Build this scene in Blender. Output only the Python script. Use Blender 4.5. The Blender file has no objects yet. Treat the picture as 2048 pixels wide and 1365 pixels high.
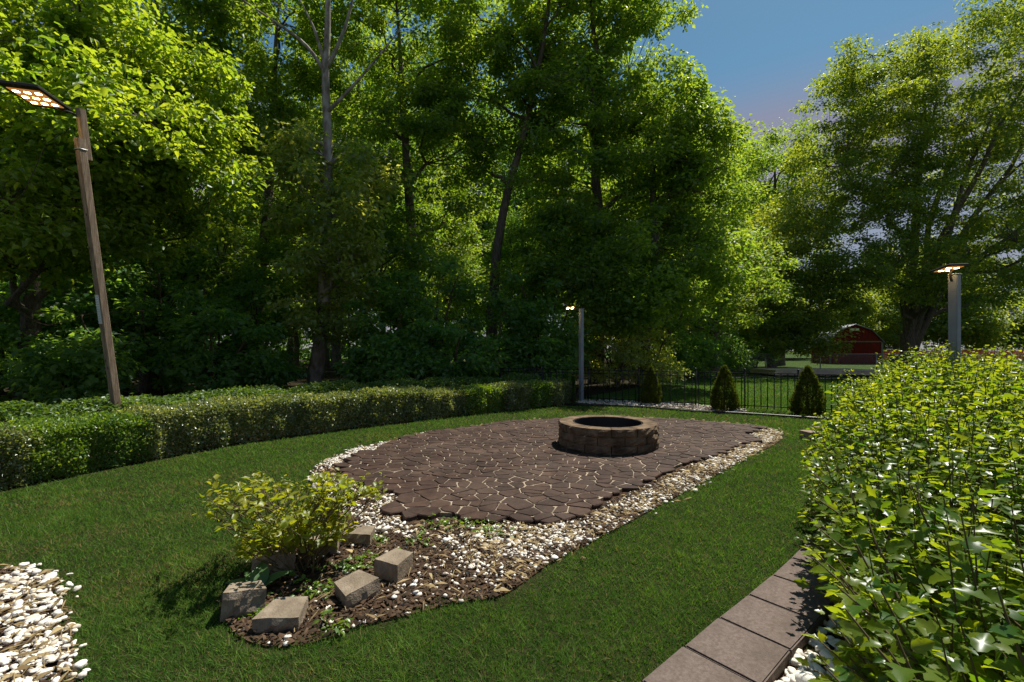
import bpy, math, random
import numpy as np

# ------------------------------------------------------------------ camera, sky, sun
scn = bpy.context.scene
F, HC, YH = 910.0, 1.27, 701.0            # focal length and horizon in photo pixels (2048 wide), camera height
cam_d = bpy.data.cameras.new('camera'); cam = bpy.data.objects.new('camera', cam_d)
scn.collection.objects.link(cam)
cam.location = (0, 0, HC); cam.rotation_euler = (math.radians(90), 0, 0)
cam_d.sensor_width = 36; cam_d.lens = 36 * F / 2048; cam_d.shift_y = (YH - 682.5) / 2048
cam_d.clip_end = 2000; cam_d.clip_start = 0.05
scn.camera = cam

SUN_EL, SUN_AZ = 59.0, 41.0               # azimuth: degrees clockwise from +Y (the viewing direction)
sd = bpy.data.lights.new('sun', 'SUN'); so = bpy.data.objects.new('sun', sd); scn.collection.objects.link(so)
sd.energy = 4.3; sd.angle = math.radians(0.53); sd.color = (1.0, 0.93, 0.80)
so.rotation_euler = (math.radians(90 - SUN_EL), 0, math.radians(180 - SUN_AZ))
so.location = (20, 30, 40)

world = bpy.data.worlds.new('World'); scn.world = world; world.use_nodes = True
wn, wl = world.node_tree.nodes, world.node_tree.links
wn.clear()
sky = wn.new('ShaderNodeTexSky'); sky.sky_type = 'NISHITA'; sky.sun_disc = False
sky.sun_elevation = math.radians(SUN_EL); sky.sun_rotation = math.radians(SUN_AZ)
sky.air_density = 1.0; sky.dust_density = 0.3; sky.ozone_density = 1.1
tc = wn.new('ShaderNodeTexCoord'); sep = wn.new('ShaderNodeSeparateXYZ'); wl.new(tc.outputs['Generated'], sep.inputs[0])
# thin pink-grey haze clouds low all around the horizon
mp = wn.new('ShaderNodeMapping'); mp.inputs['Scale'].default_value = (2.0, 2.0, 7.0); wl.new(tc.outputs['Generated'], mp.inputs[0])
ns = wn.new('ShaderNodeTexNoise'); ns.inputs['Scale'].default_value = 1.3; ns.inputs['Detail'].default_value = 3
wl.new(mp.outputs[0], ns.inputs['Vector'])
mr = wn.new('ShaderNodeMapRange'); mr.inputs[1].default_value = 0.50; mr.inputs[2].default_value = 0.37
mr.inputs[3].default_value = 0.0; mr.inputs[4].default_value = 0.80; mr.interpolation_type = 'SMOOTHSTEP'
wl.new(sep.outputs['Z'], mr.inputs[0])
nm = wn.new('ShaderNodeMapRange'); nm.inputs[1].default_value = 0.25; nm.inputs[2].default_value = 0.6
nm.inputs[3].default_value = 0.7; nm.inputs[4].default_value = 1.0; wl.new(ns.outputs[0], nm.inputs[0])
mm = wn.new('ShaderNodeMath'); mm.operation = 'MULTIPLY'; wl.new(mr.outputs[0], mm.inputs[0]); wl.new(nm.outputs[0], mm.inputs[1])
mix = wn.new('ShaderNodeMix'); mix.data_type = 'RGBA'
wl.new(mm.outputs[0], mix.inputs[0]); tn = wn.new('ShaderNodeMix'); tn.data_type = 'RGBA'; tn.blend_type = 'MULTIPLY'; tn.inputs[0].default_value = 1; wl.new(sky.outputs[0], tn.inputs[6]); tn.inputs[7].default_value = (0.66, 0.97, 0.96, 1); wl.new(tn.outputs[2], mix.inputs[6]); mix.inputs[7].default_value = (3.7, 3.0, 3.7, 1)
bg = wn.new('ShaderNodeBackground'); bg.inputs[1].default_value = 0.057; wl.new(mix.outputs[2], bg.inputs[0])
wo = wn.new('ShaderNodeOutputWorld'); wl.new(bg.outputs[0], wo.inputs[0])

vs = scn.view_settings
vs.view_transform = 'Standard'; vs.look = 'None'; vs.gamma = 1; vs.exposure = 0.64; vs.use_curve_mapping = False
cy = scn.cycles
cy.max_bounces = 7; cy.diffuse_bounces = 5; cy.glossy_bounces = 1; cy.transmission_bounces = 4; cy.transparent_max_bounces = 8
cy.use_denoising = True; cy.denoiser = 'OPENIMAGEDENOISE'; cy.sample_clamp_indirect = 4.0
cy.caustics_reflective = False; cy.caustics_refractive = False

# ------------------------------------------------------------------ helpers
COL = scn.collection
RS = np.random.default_rng(7)

def G(px, py, z=0.0):
    """photo pixel -> point on the plane at height z"""
    d = F * (HC - z) / (py - YH)
    return np.array([(px - 1024) / F * d, d, z])

def W(px, py, d):
    """photo pixel -> point at distance d"""
    return np.array([(px - 1024) / F * d, d, HC + (YH - py) / F * d])

def tag(o, label=None, cat=None, group=None, kind=None):
    if label: o['label'] = label
    if cat: o['category'] = cat
    if group: o['group'] = group
    if kind: o['kind'] = kind
    return o

def empty(name, loc=(0, 0, 0), rz=0.0):
    o = bpy.data.objects.new(name, None); COL.objects.link(o)
    o.location = tuple(map(float, loc)); o.rotation_euler = (0, 0, rz); o.empty_display_size = 0.1
    return o

def link(name, me, mat=None, parent=None):
    o = bpy.data.objects.new(name, me); COL.objects.link(o)
    if mat is not None and not me.materials: me.materials.append(mat)
    if parent is not None: o.parent = parent
    return o

def fast_mesh(name, V, Fc, tint=None, smooth=False):
    V = np.ascontiguousarray(V, dtype=np.float32); Fc = np.ascontiguousarray(Fc, dtype=np.int32)
    me = bpy.data.meshes.new(name); m, k = Fc.shape
    me.vertices.add(len(V)); me.vertices.foreach_set('co', V.ravel())
    me.loops.add(m * k); me.loops.foreach_set('vertex_index', Fc.ravel())
    me.polygons.add(m); me.polygons.foreach_set('loop_start', np.arange(0, m * k, k, dtype=np.int32))
    if smooth: me.polygons.foreach_set('use_smooth', np.ones(m, dtype=bool))
    if tint is not None:
        a = me.attributes.new('tint', 'FLOAT', 'POINT'); a.data.foreach_set('value', np.ascontiguousarray(tint, dtype=np.float32))
    me.update(calc_edges=True)
    return me

def py_mesh(name, V, Fc, smooth=False):
    me = bpy.data.meshes.new(name); me.from_pydata([tuple(map(float, v)) for v in V], [], Fc); me.update()
    if smooth:
        for p in me.polygons: p.use_smooth = True
    return me

def inside(P, poly):
    """vectorised point in polygon (P: n x 2)"""
    x, y = P[:, 0], P[:, 1]; r = np.zeros(len(P), bool); n = len(poly)
    for i in range(n):
        x1, y1 = poly[i][0], poly[i][1]; x2, y2 = poly[(i + 1) % n][0], poly[(i + 1) % n][1]
        if y1 == y2: continue
        c = ((y1 > y) != (y2 > y)) & (x < (x2 - x1) * (y - y1) / (y2 - y1) + x1)
        r ^= c
    return r

def smooth_poly(pts, it=2):
    P = np.array([p[:2] for p in pts])
    for _ in range(it):
        Q = np.roll(P, -1, 0)
        P = np.stack([0.75 * P + 0.25 * Q, 0.25 * P + 0.75 * Q], 1).reshape(-1, 2)
    return P

def nrm(v): return v / np.maximum(np.linalg.norm(v, axis=-1, keepdims=True), 1e-9)

class Bag:
    """collects tubes and boxes (quads) into one mesh"""
    def __init__(s): s.V, s.F, s.n = [], [], 0
    def add(s, V, Fc): s.V.append(np.asarray(V, float)); s.F.append(np.asarray(Fc, int) + s.n); s.n += len(V)
    def tube(s, P, R, k=6, cap=True):
        P = np.asarray(P, float); n = len(P); R = np.broadcast_to(R, (n,))
        T = nrm(np.gradient(P, axis=0)); ref = np.array([0.31, 0.95, 0.07]) if abs(T[0][2]) > 0.6 else np.array([0.05, 0.1, 1.0])
        A = nrm(np.cross(T, ref)); B = np.cross(T, A)
        t = np.arange(k) * 2 * math.pi / k
        ring = P[:, None] + R[:, None, None] * (np.cos(t)[None, :, None] * A[:, None] + np.sin(t)[None, :, None] * B[:, None])
        i = np.arange(n - 1)[:, None] * k; j = np.arange(k)[None]; j2 = (j + 1) % k
        Q = np.stack([i + j, i + j2, i + k + j2, i + k + j], -1).reshape(-1, 4)
        V = ring.reshape(-1, 3)
        if cap:
            V = np.vstack([V, P[0], P[-1]]); c0, c1 = n * k, n * k + 1; jj = np.arange(k)
            e0 = np.stack([np.full(k, c0), (jj + 1) % k, jj, jj], -1); e1 = np.stack([np.full(k, c1), (n - 1) * k + jj, (n - 1) * k + (jj + 1) % k, (n - 1) * k + (jj + 1) % k], -1)
            s.caps = getattr(s, 'caps', []); s.caps.append(np.vstack([e0, e1])[:, :3] + s.n)
        s.add(V, Q)
    def box(s, c, d, rz=0.0):
        c = np.asarray(c, float); d = np.asarray(d, float) / 2
        K = np.array([[-1,-1,-1],[1,-1,-1],[1,1,-1],[-1,1,-1],[-1,-1,1],[1,-1,1],[1,1,1],[-1,1,1]]) * d
        ca, sa = math.cos(rz), math.sin(rz)
        K = np.stack([K[:,0]*ca - K[:,1]*sa, K[:,0]*sa + K[:,1]*ca, K[:,2]], -1)
        s.add(K + c, [[0,3,2,1],[4,5,6,7],[0,1,5,4],[1,2,6,5],[2,3,7,6],[3,0,4,7]])
    def build(s, name, mat, parent=None, smooth=False):
        V = np.vstack(s.V); Q = np.vstack(s.F)
        caps = getattr(s, 'caps', None)
        if caps:
            me = bpy.data.meshes.new(name); T = np.vstack(caps)
            nq, nt = len(Q), len(T)
            me.vertices.add(len(V)); me.vertices.foreach_set('co', V.astype(np.float32).ravel())
            me.loops.add(nq*4 + nt*3); me.loops.foreach_set('vertex_index', np.concatenate([Q.ravel(), T.ravel()]).astype(np.int32))
            me.polygons.add(nq + nt); me.polygons.foreach_set('loop_start', np.concatenate([np.arange(nq)*4, nq*4 + np.arange(nt)*3]).astype(np.int32))
            if smooth: me.polygons.foreach_set('use_smooth', np.concatenate([np.ones(nq, bool), np.zeros(nt, bool)]))
            me.update(calc_edges=True)
        else:
            me = fast_mesh(name, V, Q, smooth=smooth)
        return link(name, me, mat, parent)

def bevel_box(name, size, mat, parent=None, b=0.006, loc=(0,0,0), rz=0.0, segs=1):
    import bmesh
    bm = bmesh.new(); bmesh.ops.create_cube(bm, size=1.0)
    for v in bm.verts: v.co = (v.co.x*size[0], v.co.y*size[1], v.co.z*size[2])
    bmesh.ops.bevel(bm, geom=bm.edges[:], offset=b, segments=segs, affect='EDGES')
    me = bpy.data.meshes.new(name); bm.to_mesh(me); bm.free()
    o = link(name, me, mat, parent); o.location = tuple(map(float, loc)); o.rotation_euler = (0, 0, rz)
    return o

# ------------------------------------------------------------------ materials
MATS = {}
def nodes(name):
    m = bpy.data.materials.new(name); m.use_nodes = True; m.node_tree.nodes.clear(); MATS[name] = m
    return m, m.node_tree.nodes, m.node_tree.links

def surf(name, c1, c2, scale=6.0, rough=0.8, bump=0.3, bscale=None, detail=6, spec=0.3, metal=0.0, c3=None, scale3=1.2, stretch=None, bdist=0.01, contrast=(0.35, 0.65), coord='Object', f3=0.6, tint=False):
    """two or three tone noise surface with bump"""
    m, n, l = nodes(name)
    out = n.new('ShaderNodeOutputMaterial'); b = n.new('ShaderNodeBsdfPrincipled'); l.new(b.outputs[0], out.inputs[0])
    t = n.new('ShaderNodeTexCoord'); vec = t.outputs[coord]
    if stretch:
        q = n.new('ShaderNodeMapping'); q.inputs['Scale'].default_value = stretch; l.new(vec, q.inputs[0]); vec = q.outputs[0]
    a = n.new('ShaderNodeTexNoise'); a.inputs['Scale'].default_value = scale; a.inputs['Detail'].default_value = detail; l.new(vec, a.inputs['Vector'])
    r = n.new('ShaderNodeMapRange'); r.inputs[1].default_value, r.inputs[2].default_value = contrast; l.new(a.outputs[0], r.inputs[0])
    x = n.new('ShaderNodeMix'); x.data_type = 'RGBA'; x.inputs[6].default_value = (*c1, 1); x.inputs[7].default_value = (*c2, 1); l.new(r.outputs[0], x.inputs[0])
    colr = x.outputs[2]
    if c3:
        a3 = n.new('ShaderNodeTexNoise'); a3.inputs['Scale'].default_value = scale3; a3.inputs['Detail'].default_value = 4; l.new(vec, a3.inputs['Vector'])
        r3 = n.new('ShaderNodeMapRange'); r3.inputs[1].default_value, r3.inputs[2].default_value = 0.45, 0.7; r3.inputs[4].default_value = f3; l.new(a3.outputs[0], r3.inputs[0])
        x3 = n.new('ShaderNodeMix'); x3.data_type = 'RGBA'; l.new(r3.outputs[0], x3.inputs[0]); l.new(colr, x3.inputs[6]); x3.inputs[7].default_value = (*c3, 1)
        colr = x3.outputs[2]
    if tint:
        at = n.new('ShaderNodeAttribute'); at.attribute_name = 'tint'; vr = n.new('ShaderNodeValToRGB'); l.new(at.outputs['Fac'], vr.inputs[0])
        vr.color_ramp.elements[0].color = (.62, .60, .60, 1); vr.color_ramp.elements[1].color = (1.0, .93, .86, 1); q2 = n.new('ShaderNodeMix'); q2.data_type = 'RGBA'; q2.blend_type = 'MULTIPLY'; q2.inputs[0].default_value = 1
        l.new(colr, q2.inputs[6]); l.new(vr.outputs[0], q2.inputs[7]); colr = q2.outputs[2]
    l.new(colr, b.inputs['Base Color']); b.inputs['Roughness'].default_value = rough
    b.inputs['Specular IOR Level'].default_value = spec; b.inputs['Metallic'].default_value = metal
    if bump:
        a2 = n.new('ShaderNodeTexNoise'); a2.inputs['Scale'].default_value = bscale or scale * 4; a2.inputs['Detail'].default_value = 6; l.new(vec, a2.inputs['Vector'])
        bp = n.new('ShaderNodeBump'); bp.inputs['Strength'].default_value = bump; bp.inputs['Distance'].default_value = bdist; l.new(a2.outputs[0], bp.inputs['Height']); l.new(bp.outputs[0], b.inputs['Normal'])
    return m

def leafm(name, dark, light, trans=0.42, dry=None, tgain=(4.15, 3.4, 0.9), gloss=0.10, grough=0.42):
    """leaf: diffuse + light coming through + sheen; 'tint' varies each leaf between the two colours"""
    m, n, l = nodes(name)
    out = n.new('ShaderNodeOutputMaterial')
    at = n.new('ShaderNodeAttribute'); at.attribute_name = 'tint'
    x = n.new('ShaderNodeMix'); x.data_type = 'RGBA'; l.new(at.outputs['Fac'], x.inputs[0])
    x.inputs[6].default_value = (*dark, 1); x.inputs[7].default_value = (*light, 1)
    if dry:
        dm = n.new('ShaderNodeMapRange'); dm.inputs[1].default_value = 1.0; dm.inputs[2].default_value = 1.5; l.new(at.outputs['Fac'], dm.inputs[0])
        x0 = x; x = n.new('ShaderNodeMix'); x.data_type = 'RGBA'; l.new(dm.outputs[0], x.inputs[0]); l.new(x0.outputs[2], x.inputs[6]); x.inputs[7].default_value = (*dry, 1)
    d = n.new('ShaderNodeBsdfDiffuse'); l.new(x.outputs[2], d.inputs[0])
    mu = n.new('ShaderNodeMix'); mu.data_type = 'RGBA'; mu.blend_type = 'MULTIPLY'; mu.inputs[0].default_value = 1
    l.new(x.outputs[2], mu.inputs[6]); mu.inputs[7].default_value = (*tgain, 1); mu.clamp_result = False
    tr = n.new('ShaderNodeBsdfTranslucent'); l.new(mu.outputs[2], tr.inputs[0])
    s1 = n.new('ShaderNodeMixShader'); s1.inputs[0].default_value = trans; l.new(d.outputs[0], s1.inputs[1]); l.new(tr.outputs[0], s1.inputs[2])
    g = n.new('ShaderNodeBsdfGlossy'); g.inputs['Roughness'].default_value = grough; g.inputs[0].default_value = (0.9, 0.95, 1, 1)
    lw = n.new('ShaderNodeLayerWeight'); lw.inputs[0].default_value = 0.5
    pw = n.new('ShaderNodeMath'); pw.operation = 'POWER'; pw.inputs[1].default_value = 4.0; l.new(lw.outputs['Facing'], pw.inputs[0])
    gm = n.new('ShaderNodeMath'); gm.operation = 'MULTIPLY_ADD'; gm.inputs[1].default_value = gloss * 0.8; gm.inputs[2].default_value = gloss * 0.28; gm.use_clamp = True; l.new(pw.outputs[0], gm.inputs[0])
    s2 = n.new('ShaderNodeMixShader'); l.new(gm.outputs[0], s2.inputs[0]); l.new(s1.outputs[0], s2.inputs[1]); l.new(g.outputs[0], s2.inputs[2])
    l.new(s2.outputs[0], out.inputs[0])
    return m

def plain(name, c, rough=0.6, metal=0.0, spec=0.4):
    m, n, l = nodes(name)
    out = n.new('ShaderNodeOutputMaterial'); b = n.new('ShaderNodeBsdfPrincipled'); l.new(b.outputs[0], out.inputs[0])
    t = n.new('ShaderNodeTexCoord'); a = n.new('ShaderNodeTexNoise'); a.inputs['Scale'].default_value = 9; l.new(t.outputs['Object'], a.inputs['Vector'])
    x = n.new('ShaderNodeMix'); x.data_type = 'RGBA'; l.new(a.outputs[0], x.inputs[0])
    x.inputs[6].default_value = (*[v*0.8 for v in c], 1); x.inputs[7].default_value = (*[min(1, v*1.2) for v in c], 1); l.new(x.outputs[2], b.inputs['Base Color'])
    b.inputs['Roughness'].default_value = rough; b.inputs['Metallic'].default_value = metal; b.inputs['Specular IOR Level'].default_value = spec
    return m

def tintm(name, c1, c2, rough=0.7, spec=0.3, bump=0.4, bscale=60, c3=None):
    """opaque surface, each piece between two colours by its tint"""
    m, n, l = nodes(name)
    out = n.new('ShaderNodeOutputMaterial'); b = n.new('ShaderNodeBsdfPrincipled'); l.new(b.outputs[0], out.inputs[0])
    at = n.new('ShaderNodeAttribute'); at.attribute_name = 'tint'
    r = n.new('ShaderNodeValToRGB'); r.color_ramp.elements[0].color = (*c1, 1); r.color_ramp.elements[1].color = (*c2, 1)
    if c3: e = r.color_ramp.elements.new(0.5); e.color = (*c3, 1)
    l.new(at.outputs['Fac'], r.inputs[0])
    t = n.new('ShaderNodeTexCoord'); a = n.new('ShaderNodeTexNoise'); a.inputs['Scale'].default_value = bscale; a.inputs['Detail'].default_value = 4; l.new(t.outputs['Object'], a.inputs['Vector'])
    x = n.new('ShaderNodeMix'); x.data_type = 'RGBA'; x.blend_type = 'MULTIPLY'; x.inputs[0].default_value = 0.5
    l.new(r.outputs[0], x.inputs[6]); l.new(a.outputs[0], x.inputs[7]); l.new(r.outputs[0], b.inputs['Base Color'])
    bp = n.new('ShaderNodeBump'); bp.inputs['Strength'].default_value = bump; bp.inputs['Distance'].default_value = 0.004; l.new(a.outputs[0], bp.inputs['Height']); l.new(bp.outputs[0], b.inputs['Normal'])
    b.inputs['Roughness'].default_value = rough; b.inputs['Specular IOR Level'].default_value = spec
    return m

def emis(name, c, s):
    m, n, l = nodes(name)
    out = n.new('ShaderNodeOutputMaterial'); e = n.new('ShaderNodeEmission'); e.inputs[0].default_value = (*c, 1); e.inputs[1].default_value = s; l.new(e.outputs[0], out.inputs[0])
    return m

M_lawn = surf('lawn_soil_and_turf', (0.032, 0.066, 0.011), (0.058, 0.106, 0.018), scale=9, rough=0.95, bump=0.8, bscale=160, spec=0.1, c3=(0.072, 0.080, 0.024), scale3=0.7, bdist=0.02, f3=0.35)
M_litter = surf('woodland_litter', (0.018, 0.013, 0.008), (0.045, 0.033, 0.020), scale=14, rough=0.95, bump=0.9, bscale=60, spec=0.1, c3=(0.02, 0.03, 0.01), bdist=0.03)
M_mulch = surf('mulch_soil', (0.040, 0.024, 0.015), (0.100, 0.060, 0.036), scale=30, rough=0.95, bump=1.0, bscale=90, spec=0.1, bdist=0.02, c3=(0.13, 0.09, 0.05), scale3=4)
M_joint = surf('joint_sand', (0.034, 0.025, 0.020), (0.40, 0.33, 0.25), scale=3.2, rough=0.95, bump=0.6, bscale=80, spec=0.1, contrast=(0.36, 0.55))
M_grass = leafm('grass_blades', (0.030, 0.095, 0.014), (0.155, 0.254, 0.055), dry=(0.24, 0.19, 0.09), trans=0.35, tgain=(1.7, 1.8, 0.7), gloss=0.006, grough=0.6)
M_pebble = tintm('white_pebbles', (0.40, 0.34, 0.26), (0.85, 0.82, 0.77), rough=0.75, c3=(0.76, 0.71, 0.63), bump=0.5, bscale=120)
M_chip = tintm('bark_chips', (0.024, 0.017, 0.012), (0.15, 0.098, 0.060), rough=0.9, c3=(0.070, 0.044, 0.028), spec=0.15)
M_pave = surf('brown_paving_stone', (0.036, 0.0195, 0.0145), (0.072, 0.042, 0.032), scale=9, rough=0.72, bump=0.8, bscale=26, spec=0.22, c3=(0.125, 0.088, 0.070), scale3=1.7, bdist=0.008, f3=0.55, tint=True)
M_paver = surf('mauve_concrete_paver', (0.125, 0.097, 0.085), (0.200, 0.160, 0.143), scale=70, rough=0.9, bump=0.8, bscale=260, spec=0.15, c3=(0.085, 0.066, 0.056), scale3=4.5, bdist=0.005, contrast=(0.3, 0.7), f3=0.55)
M_block = surf('tan_concrete_block', (0.20, 0.160, 0.118), (0.32, 0.265, 0.20), scale=14, rough=0.92, bump=0.9, bscale=110, spec=0.15, c3=(0.12, 0.095, 0.072), scale3=5, bdist=0.006)
M_pit = surf('fire_pit_block', (0.115, 0.080, 0.052), (0.225, 0.160, 0.105), scale=9, rough=0.9, bump=1.0, bscale=50, spec=0.15, c3=(0.055, 0.038, 0.028), scale3=5.5, bdist=0.012, f3=0.7)
M_steel = plain('dark_steel', (0.030, 0.030, 0.036), rough=0.45, metal=0.6)
M_ash = surf('ash', (0.02, 0.019, 0.018), (0.07, 0.065, 0.06), scale=20, rough=1, bump=0.8)
M_black = plain('black_fence_paint', (0.012, 0.012, 0.013), rough=0.4)
M_grey = surf('grey_painted_post', (0.21, 0.235, 0.275), (0.26, 0.29, 0.33), scale=5, rough=0.55, bump=0.15, bscale=60, spec=0.35)
M_wood = surf('weathered_timber', (0.20, 0.145, 0.100), (0.34, 0.265, 0.195), scale=5, rough=0.85, bump=0.8, bscale=22, spec=0.2, stretch=(9, 9, 0.7), c3=(0.14, 0.10, 0.075), scale3=3)
M_knot = plain('wood_knot', (0.055, 0.030, 0.018), rough=0.8)
M_galv = plain('galvanised', (0.42, 0.44, 0.46), rough=0.4, metal=0.8)
M_dark = plain('dark_lamp_body', (0.030, 0.026, 0.028), rough=0.45)
M_led = emis('warm_leds', (1.0, 0.66, 0.26), 26)
M_lens = emis('warm_reflector', (1.0, 0.42, 0.10), 0.30)
M_bark = surf('brown_bark', (0.080, 0.068, 0.055), (0.19, 0.165, 0.138), scale=7, rough=0.95, bump=1.0, bscale=20, spec=0.1, stretch=(4, 4, 0.8), bdist=0.03)
M_syc = surf('pale_mottled_bark', (0.16, 0.13, 0.105), (0.30, 0.27, 0.235), scale=5, rough=0.85, bump=0.5, bscale=14, spec=0.15, stretch=(2, 2, 0.9), c3=(0.52, 0.49, 0.45), scale3=3.2, bdist=0.015, f3=0.8)
M_twig = plain('twig', (0.085, 0.060, 0.040), rough=0.9)
M_stem = plain('green_stem', (0.11, 0.085, 0.040), rough=0.8)
M_red = surf('red_barn_boards', (0.120, 0.009, 0.009), (0.165, 0.013, 0.012), scale=3, rough=0.75, bump=0.3, spec=0.2)
M_trim = plain('grey_trim', (0.16, 0.165, 0.18), rough=0.7)
M_roof = plain('grey_metal_roof', (0.15, 0.17, 0.20), rough=0.45, metal=0.2)
M_white = plain('white_paint', (0.72, 0.72, 0.70), rough=0.6)
M_slab = surf('weathered_boards', (0.42, 0.345, 0.255), (0.55, 0.465, 0.355), scale=3, rough=0.9, bump=0.4, c3=(0.36, 0.3, 0.225))
M_orange = plain('orange_barrier', (0.62, 0.075, 0.035), rough=0.6)
M_plate = surf('printed_plate', (0.50, 0.57, 0.62), (0.62, 0.68, 0.72), scale=8, rough=0.5, bump=0.0)
M_ink = plain('dark_print', (0.10, 0.14, 0.18), rough=0.6)

L_big = leafm('leaf_big_bright', (0.075, 0.160, 0.025), (0.200, 0.273, 0.044), trans=0.52, gloss=0.10)
L_mid = leafm('leaf_wood', (0.056, 0.129, 0.030), (0.162, 0.240, 0.053), trans=0.52, gloss=0.09)
L_deep = leafm('leaf_deep', (0.055, 0.140, 0.046), (0.150, 0.264, 0.076), trans=0.50, gloss=0.08)
L_syc = leafm('leaf_greyish', (0.107, 0.181, 0.058), (0.295, 0.348, 0.131), trans=0.48, gloss=0.12)
L_maple = leafm('leaf_maple', (0.055, 0.114, 0.026), (0.175, 0.230, 0.048), trans=0.52, gloss=0.10)
L_hib = leafm('leaf_lobed', (0.031, 0.094, 0.011), (0.160, 0.209, 0.019), trans=0.48, gloss=0.075, grough=0.30)
L_rose = leafm('leaf_yellow_green', (0.132, 0.193, 0.015), (0.330, 0.319, 0.022), trans=0.50, tgain=(2.3, 2.2, 0.8), gloss=0.10)
L_h1 = leafm('leaf_hedge_olive', (0.061, 0.103, 0.032), (0.302, 0.333, 0.142), trans=0.34, tgain=(2.8, 2.6, 0.8), gloss=0.20, grough=0.30)
L_h2 = leafm('leaf_hedge_green', (0.058, 0.136, 0.018), (0.179, 0.264, 0.037), trans=0.38, tgain=(3.2, 2.8, 0.8), gloss=0.13, grough=0.34)
L_h3 = leafm('leaf_hedge_back', (0.046, 0.107, 0.022), (0.125, 0.197, 0.046), trans=0.36, tgain=(3.2, 2.8, 0.8), gloss=0.12)
L_thuja = leafm('leaf_arborvitae', (0.050, 0.077, 0.013), (0.143, 0.165, 0.024), trans=0.30, tgain=(1.7, 1.7, 0.8), gloss=0.04)
L_hosta = leafm('leaf_hosta', (0.083, 0.174, 0.053), (0.149, 0.247, 0.079), trans=0.30, tgain=(1.6, 1.8, 0.8), gloss=0.12)

# ------------------------------------------------------------------ leaves
T_DIA = (np.array([[0,0,0],[.42,.30,.08],[1,0,-.08],[.42,-.30,.08]]), np.array([[0,1,2],[0,2,3]]))
T_LEAF = (np.array([[0,0,0],[.28,.31,.09],[.68,.22,.05],[1,0,-.14],[.68,-.22,.05],[.28,-.31,.09],[.5,0,-.01]]),
          np.array([[6,0,5],[6,1,0],[6,2,1],[6,3,2],[6,4,3],[6,5,4]]))
T_L4 = (np.array([[0,0,0],[.30,.31,.10],[.72,.20,.06],[1,0,-.14],[.72,-.20,.06],[.30,-.31,.10]]), np.array([[0,3,2],[0,2,1],[0,5,4],[0,4,3]]))
_h = [(0,.0),(.10,.22),(.24,.27),(.37,.46),(.47,.21),(.64,.25),(.83,.13)]
_o = [(x,y) for x,y in _h] + [(1.0,0.0)] + [(x,-y) for x,y in _h[:0:-1]]
T_LOBE = (np.array([(x, y, .16*abs(y) - .16*x*x) for x,y in _o] + [(.42,0,-.03)]),
          np.array([[len(_o), (i+1) % len(_o), i] for i in range(len(_o))]))
T_FAN = (np.array([[0,0,0],[.5,.14,.02],[1,.05,.05],[.95,-.06,.0],[.45,-.16,-.02]]), np.array([[0,1,2],[0,2,3],[0,3,4]]))

def leaves(P, D, N, S, tmpl, rng, tint=None):
    """positions, pointing directions, normals, sizes -> V, F, tint"""
    T, Fc = tmpl; n = len(P)
    D = nrm(D); N = nrm(N - (N * D).sum(-1, keepdims=True) * D); B = np.cross(N, D)
    fold = rng.uniform(0.4, 2.2, (n, 1)); wid = rng.uniform(0.75, 1.2, (n, 1)); tw = rng.normal(0, .35, (n, 1))
    V = P[:, None] + S[:, None, None] * (T[None, :, 0:1] * D[:, None] + (T[None, :, 1] * wid)[:, :, None] * B[:, None] + (T[None, :, 2] * fold + tw * T[None, :, 0] * T[None, :, 1])[:, :, None] * N[:, None])
    FF = (Fc[None] + (np.arange(n) * len(T))[:, None, None]).reshape(-1, 3)
    if tint is None: tint = rng.beta(1.6, 2.2, n)
    return V.reshape(-1, 3), FF, np.repeat(tint, len(T))

def merge(parts):
    V, Fc, T, k = [], [], [], 0
    for v, f, t in parts: V.append(v); Fc.append(f + k); T.append(t); k += len(v)
    return np.vstack(V), np.vstack(Fc), np.concatenate(T)

def clump_leaves(C, R, per, size, tmpl, rng, center=None, up=0.9, tbias=0.0, flat=0.62, droop=0.35):
    """leaves spread through clumps at C with radii R"""
    n = len(C) * per
    ci = np.repeat(np.arange(len(C)), per)
    u = nrm(rng.normal(size=(n, 3))); r = rng.uniform(0, 1, n) ** 0.55
    off = u * r[:, None] * R[ci][:, None]; off[:, 2] *= flat
    P = C[ci] + off
    N = np.array([0, 0, up]) + 0.55 * u + 0.55 * rng.normal(size=(n, 3))
    D = u * np.array([1, 1, 0.3]) + 0.7 * rng.normal(size=(n, 3)) * np.array([1, 1, .5]) - np.array([0, 0, droop])
    S = size * rng.uniform(0.6, 1.25, n)
    ct = rng.uniform(-.18, .18, len(C))
    tint = np.clip(rng.beta(1.8, 2.2, n) + ct[ci] + tbias, 0, 1)
    return leaves(P, D, N, S, tmpl, rng, tint)

def sample_ell(ells, n, rng, shell=0.6):
    vol = np.array([e[3]*e[4]*e[5] for e in ells]) ** 0.75; k = rng.choice(len(ells), n, p=vol/vol.sum())
    E = np.array(ells)[k]; u = nrm(rng.normal(size=(n, 3))); r = rng.uniform(0, 1, n) ** (1/3); r = shell * np.maximum(r, .55) + (1 - shell) * r
    return E[:, :3] + u * r[:, None] * E[:, 3:6]

def curve(a, b, n, rng, sag=0.0, wob=0.05):
    t = np.linspace(0, 1, n)[:, None]; L = np.linalg.norm(b - a)
    P = a + (b - a) * t; P[:, 2] += (sag * L * np.sin(math.pi * t) )[:, 0]
    w = rng.normal(size=(n, 3)) * wob * L; w[0] = 0; w[-1] = 0
    return P + w

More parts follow.
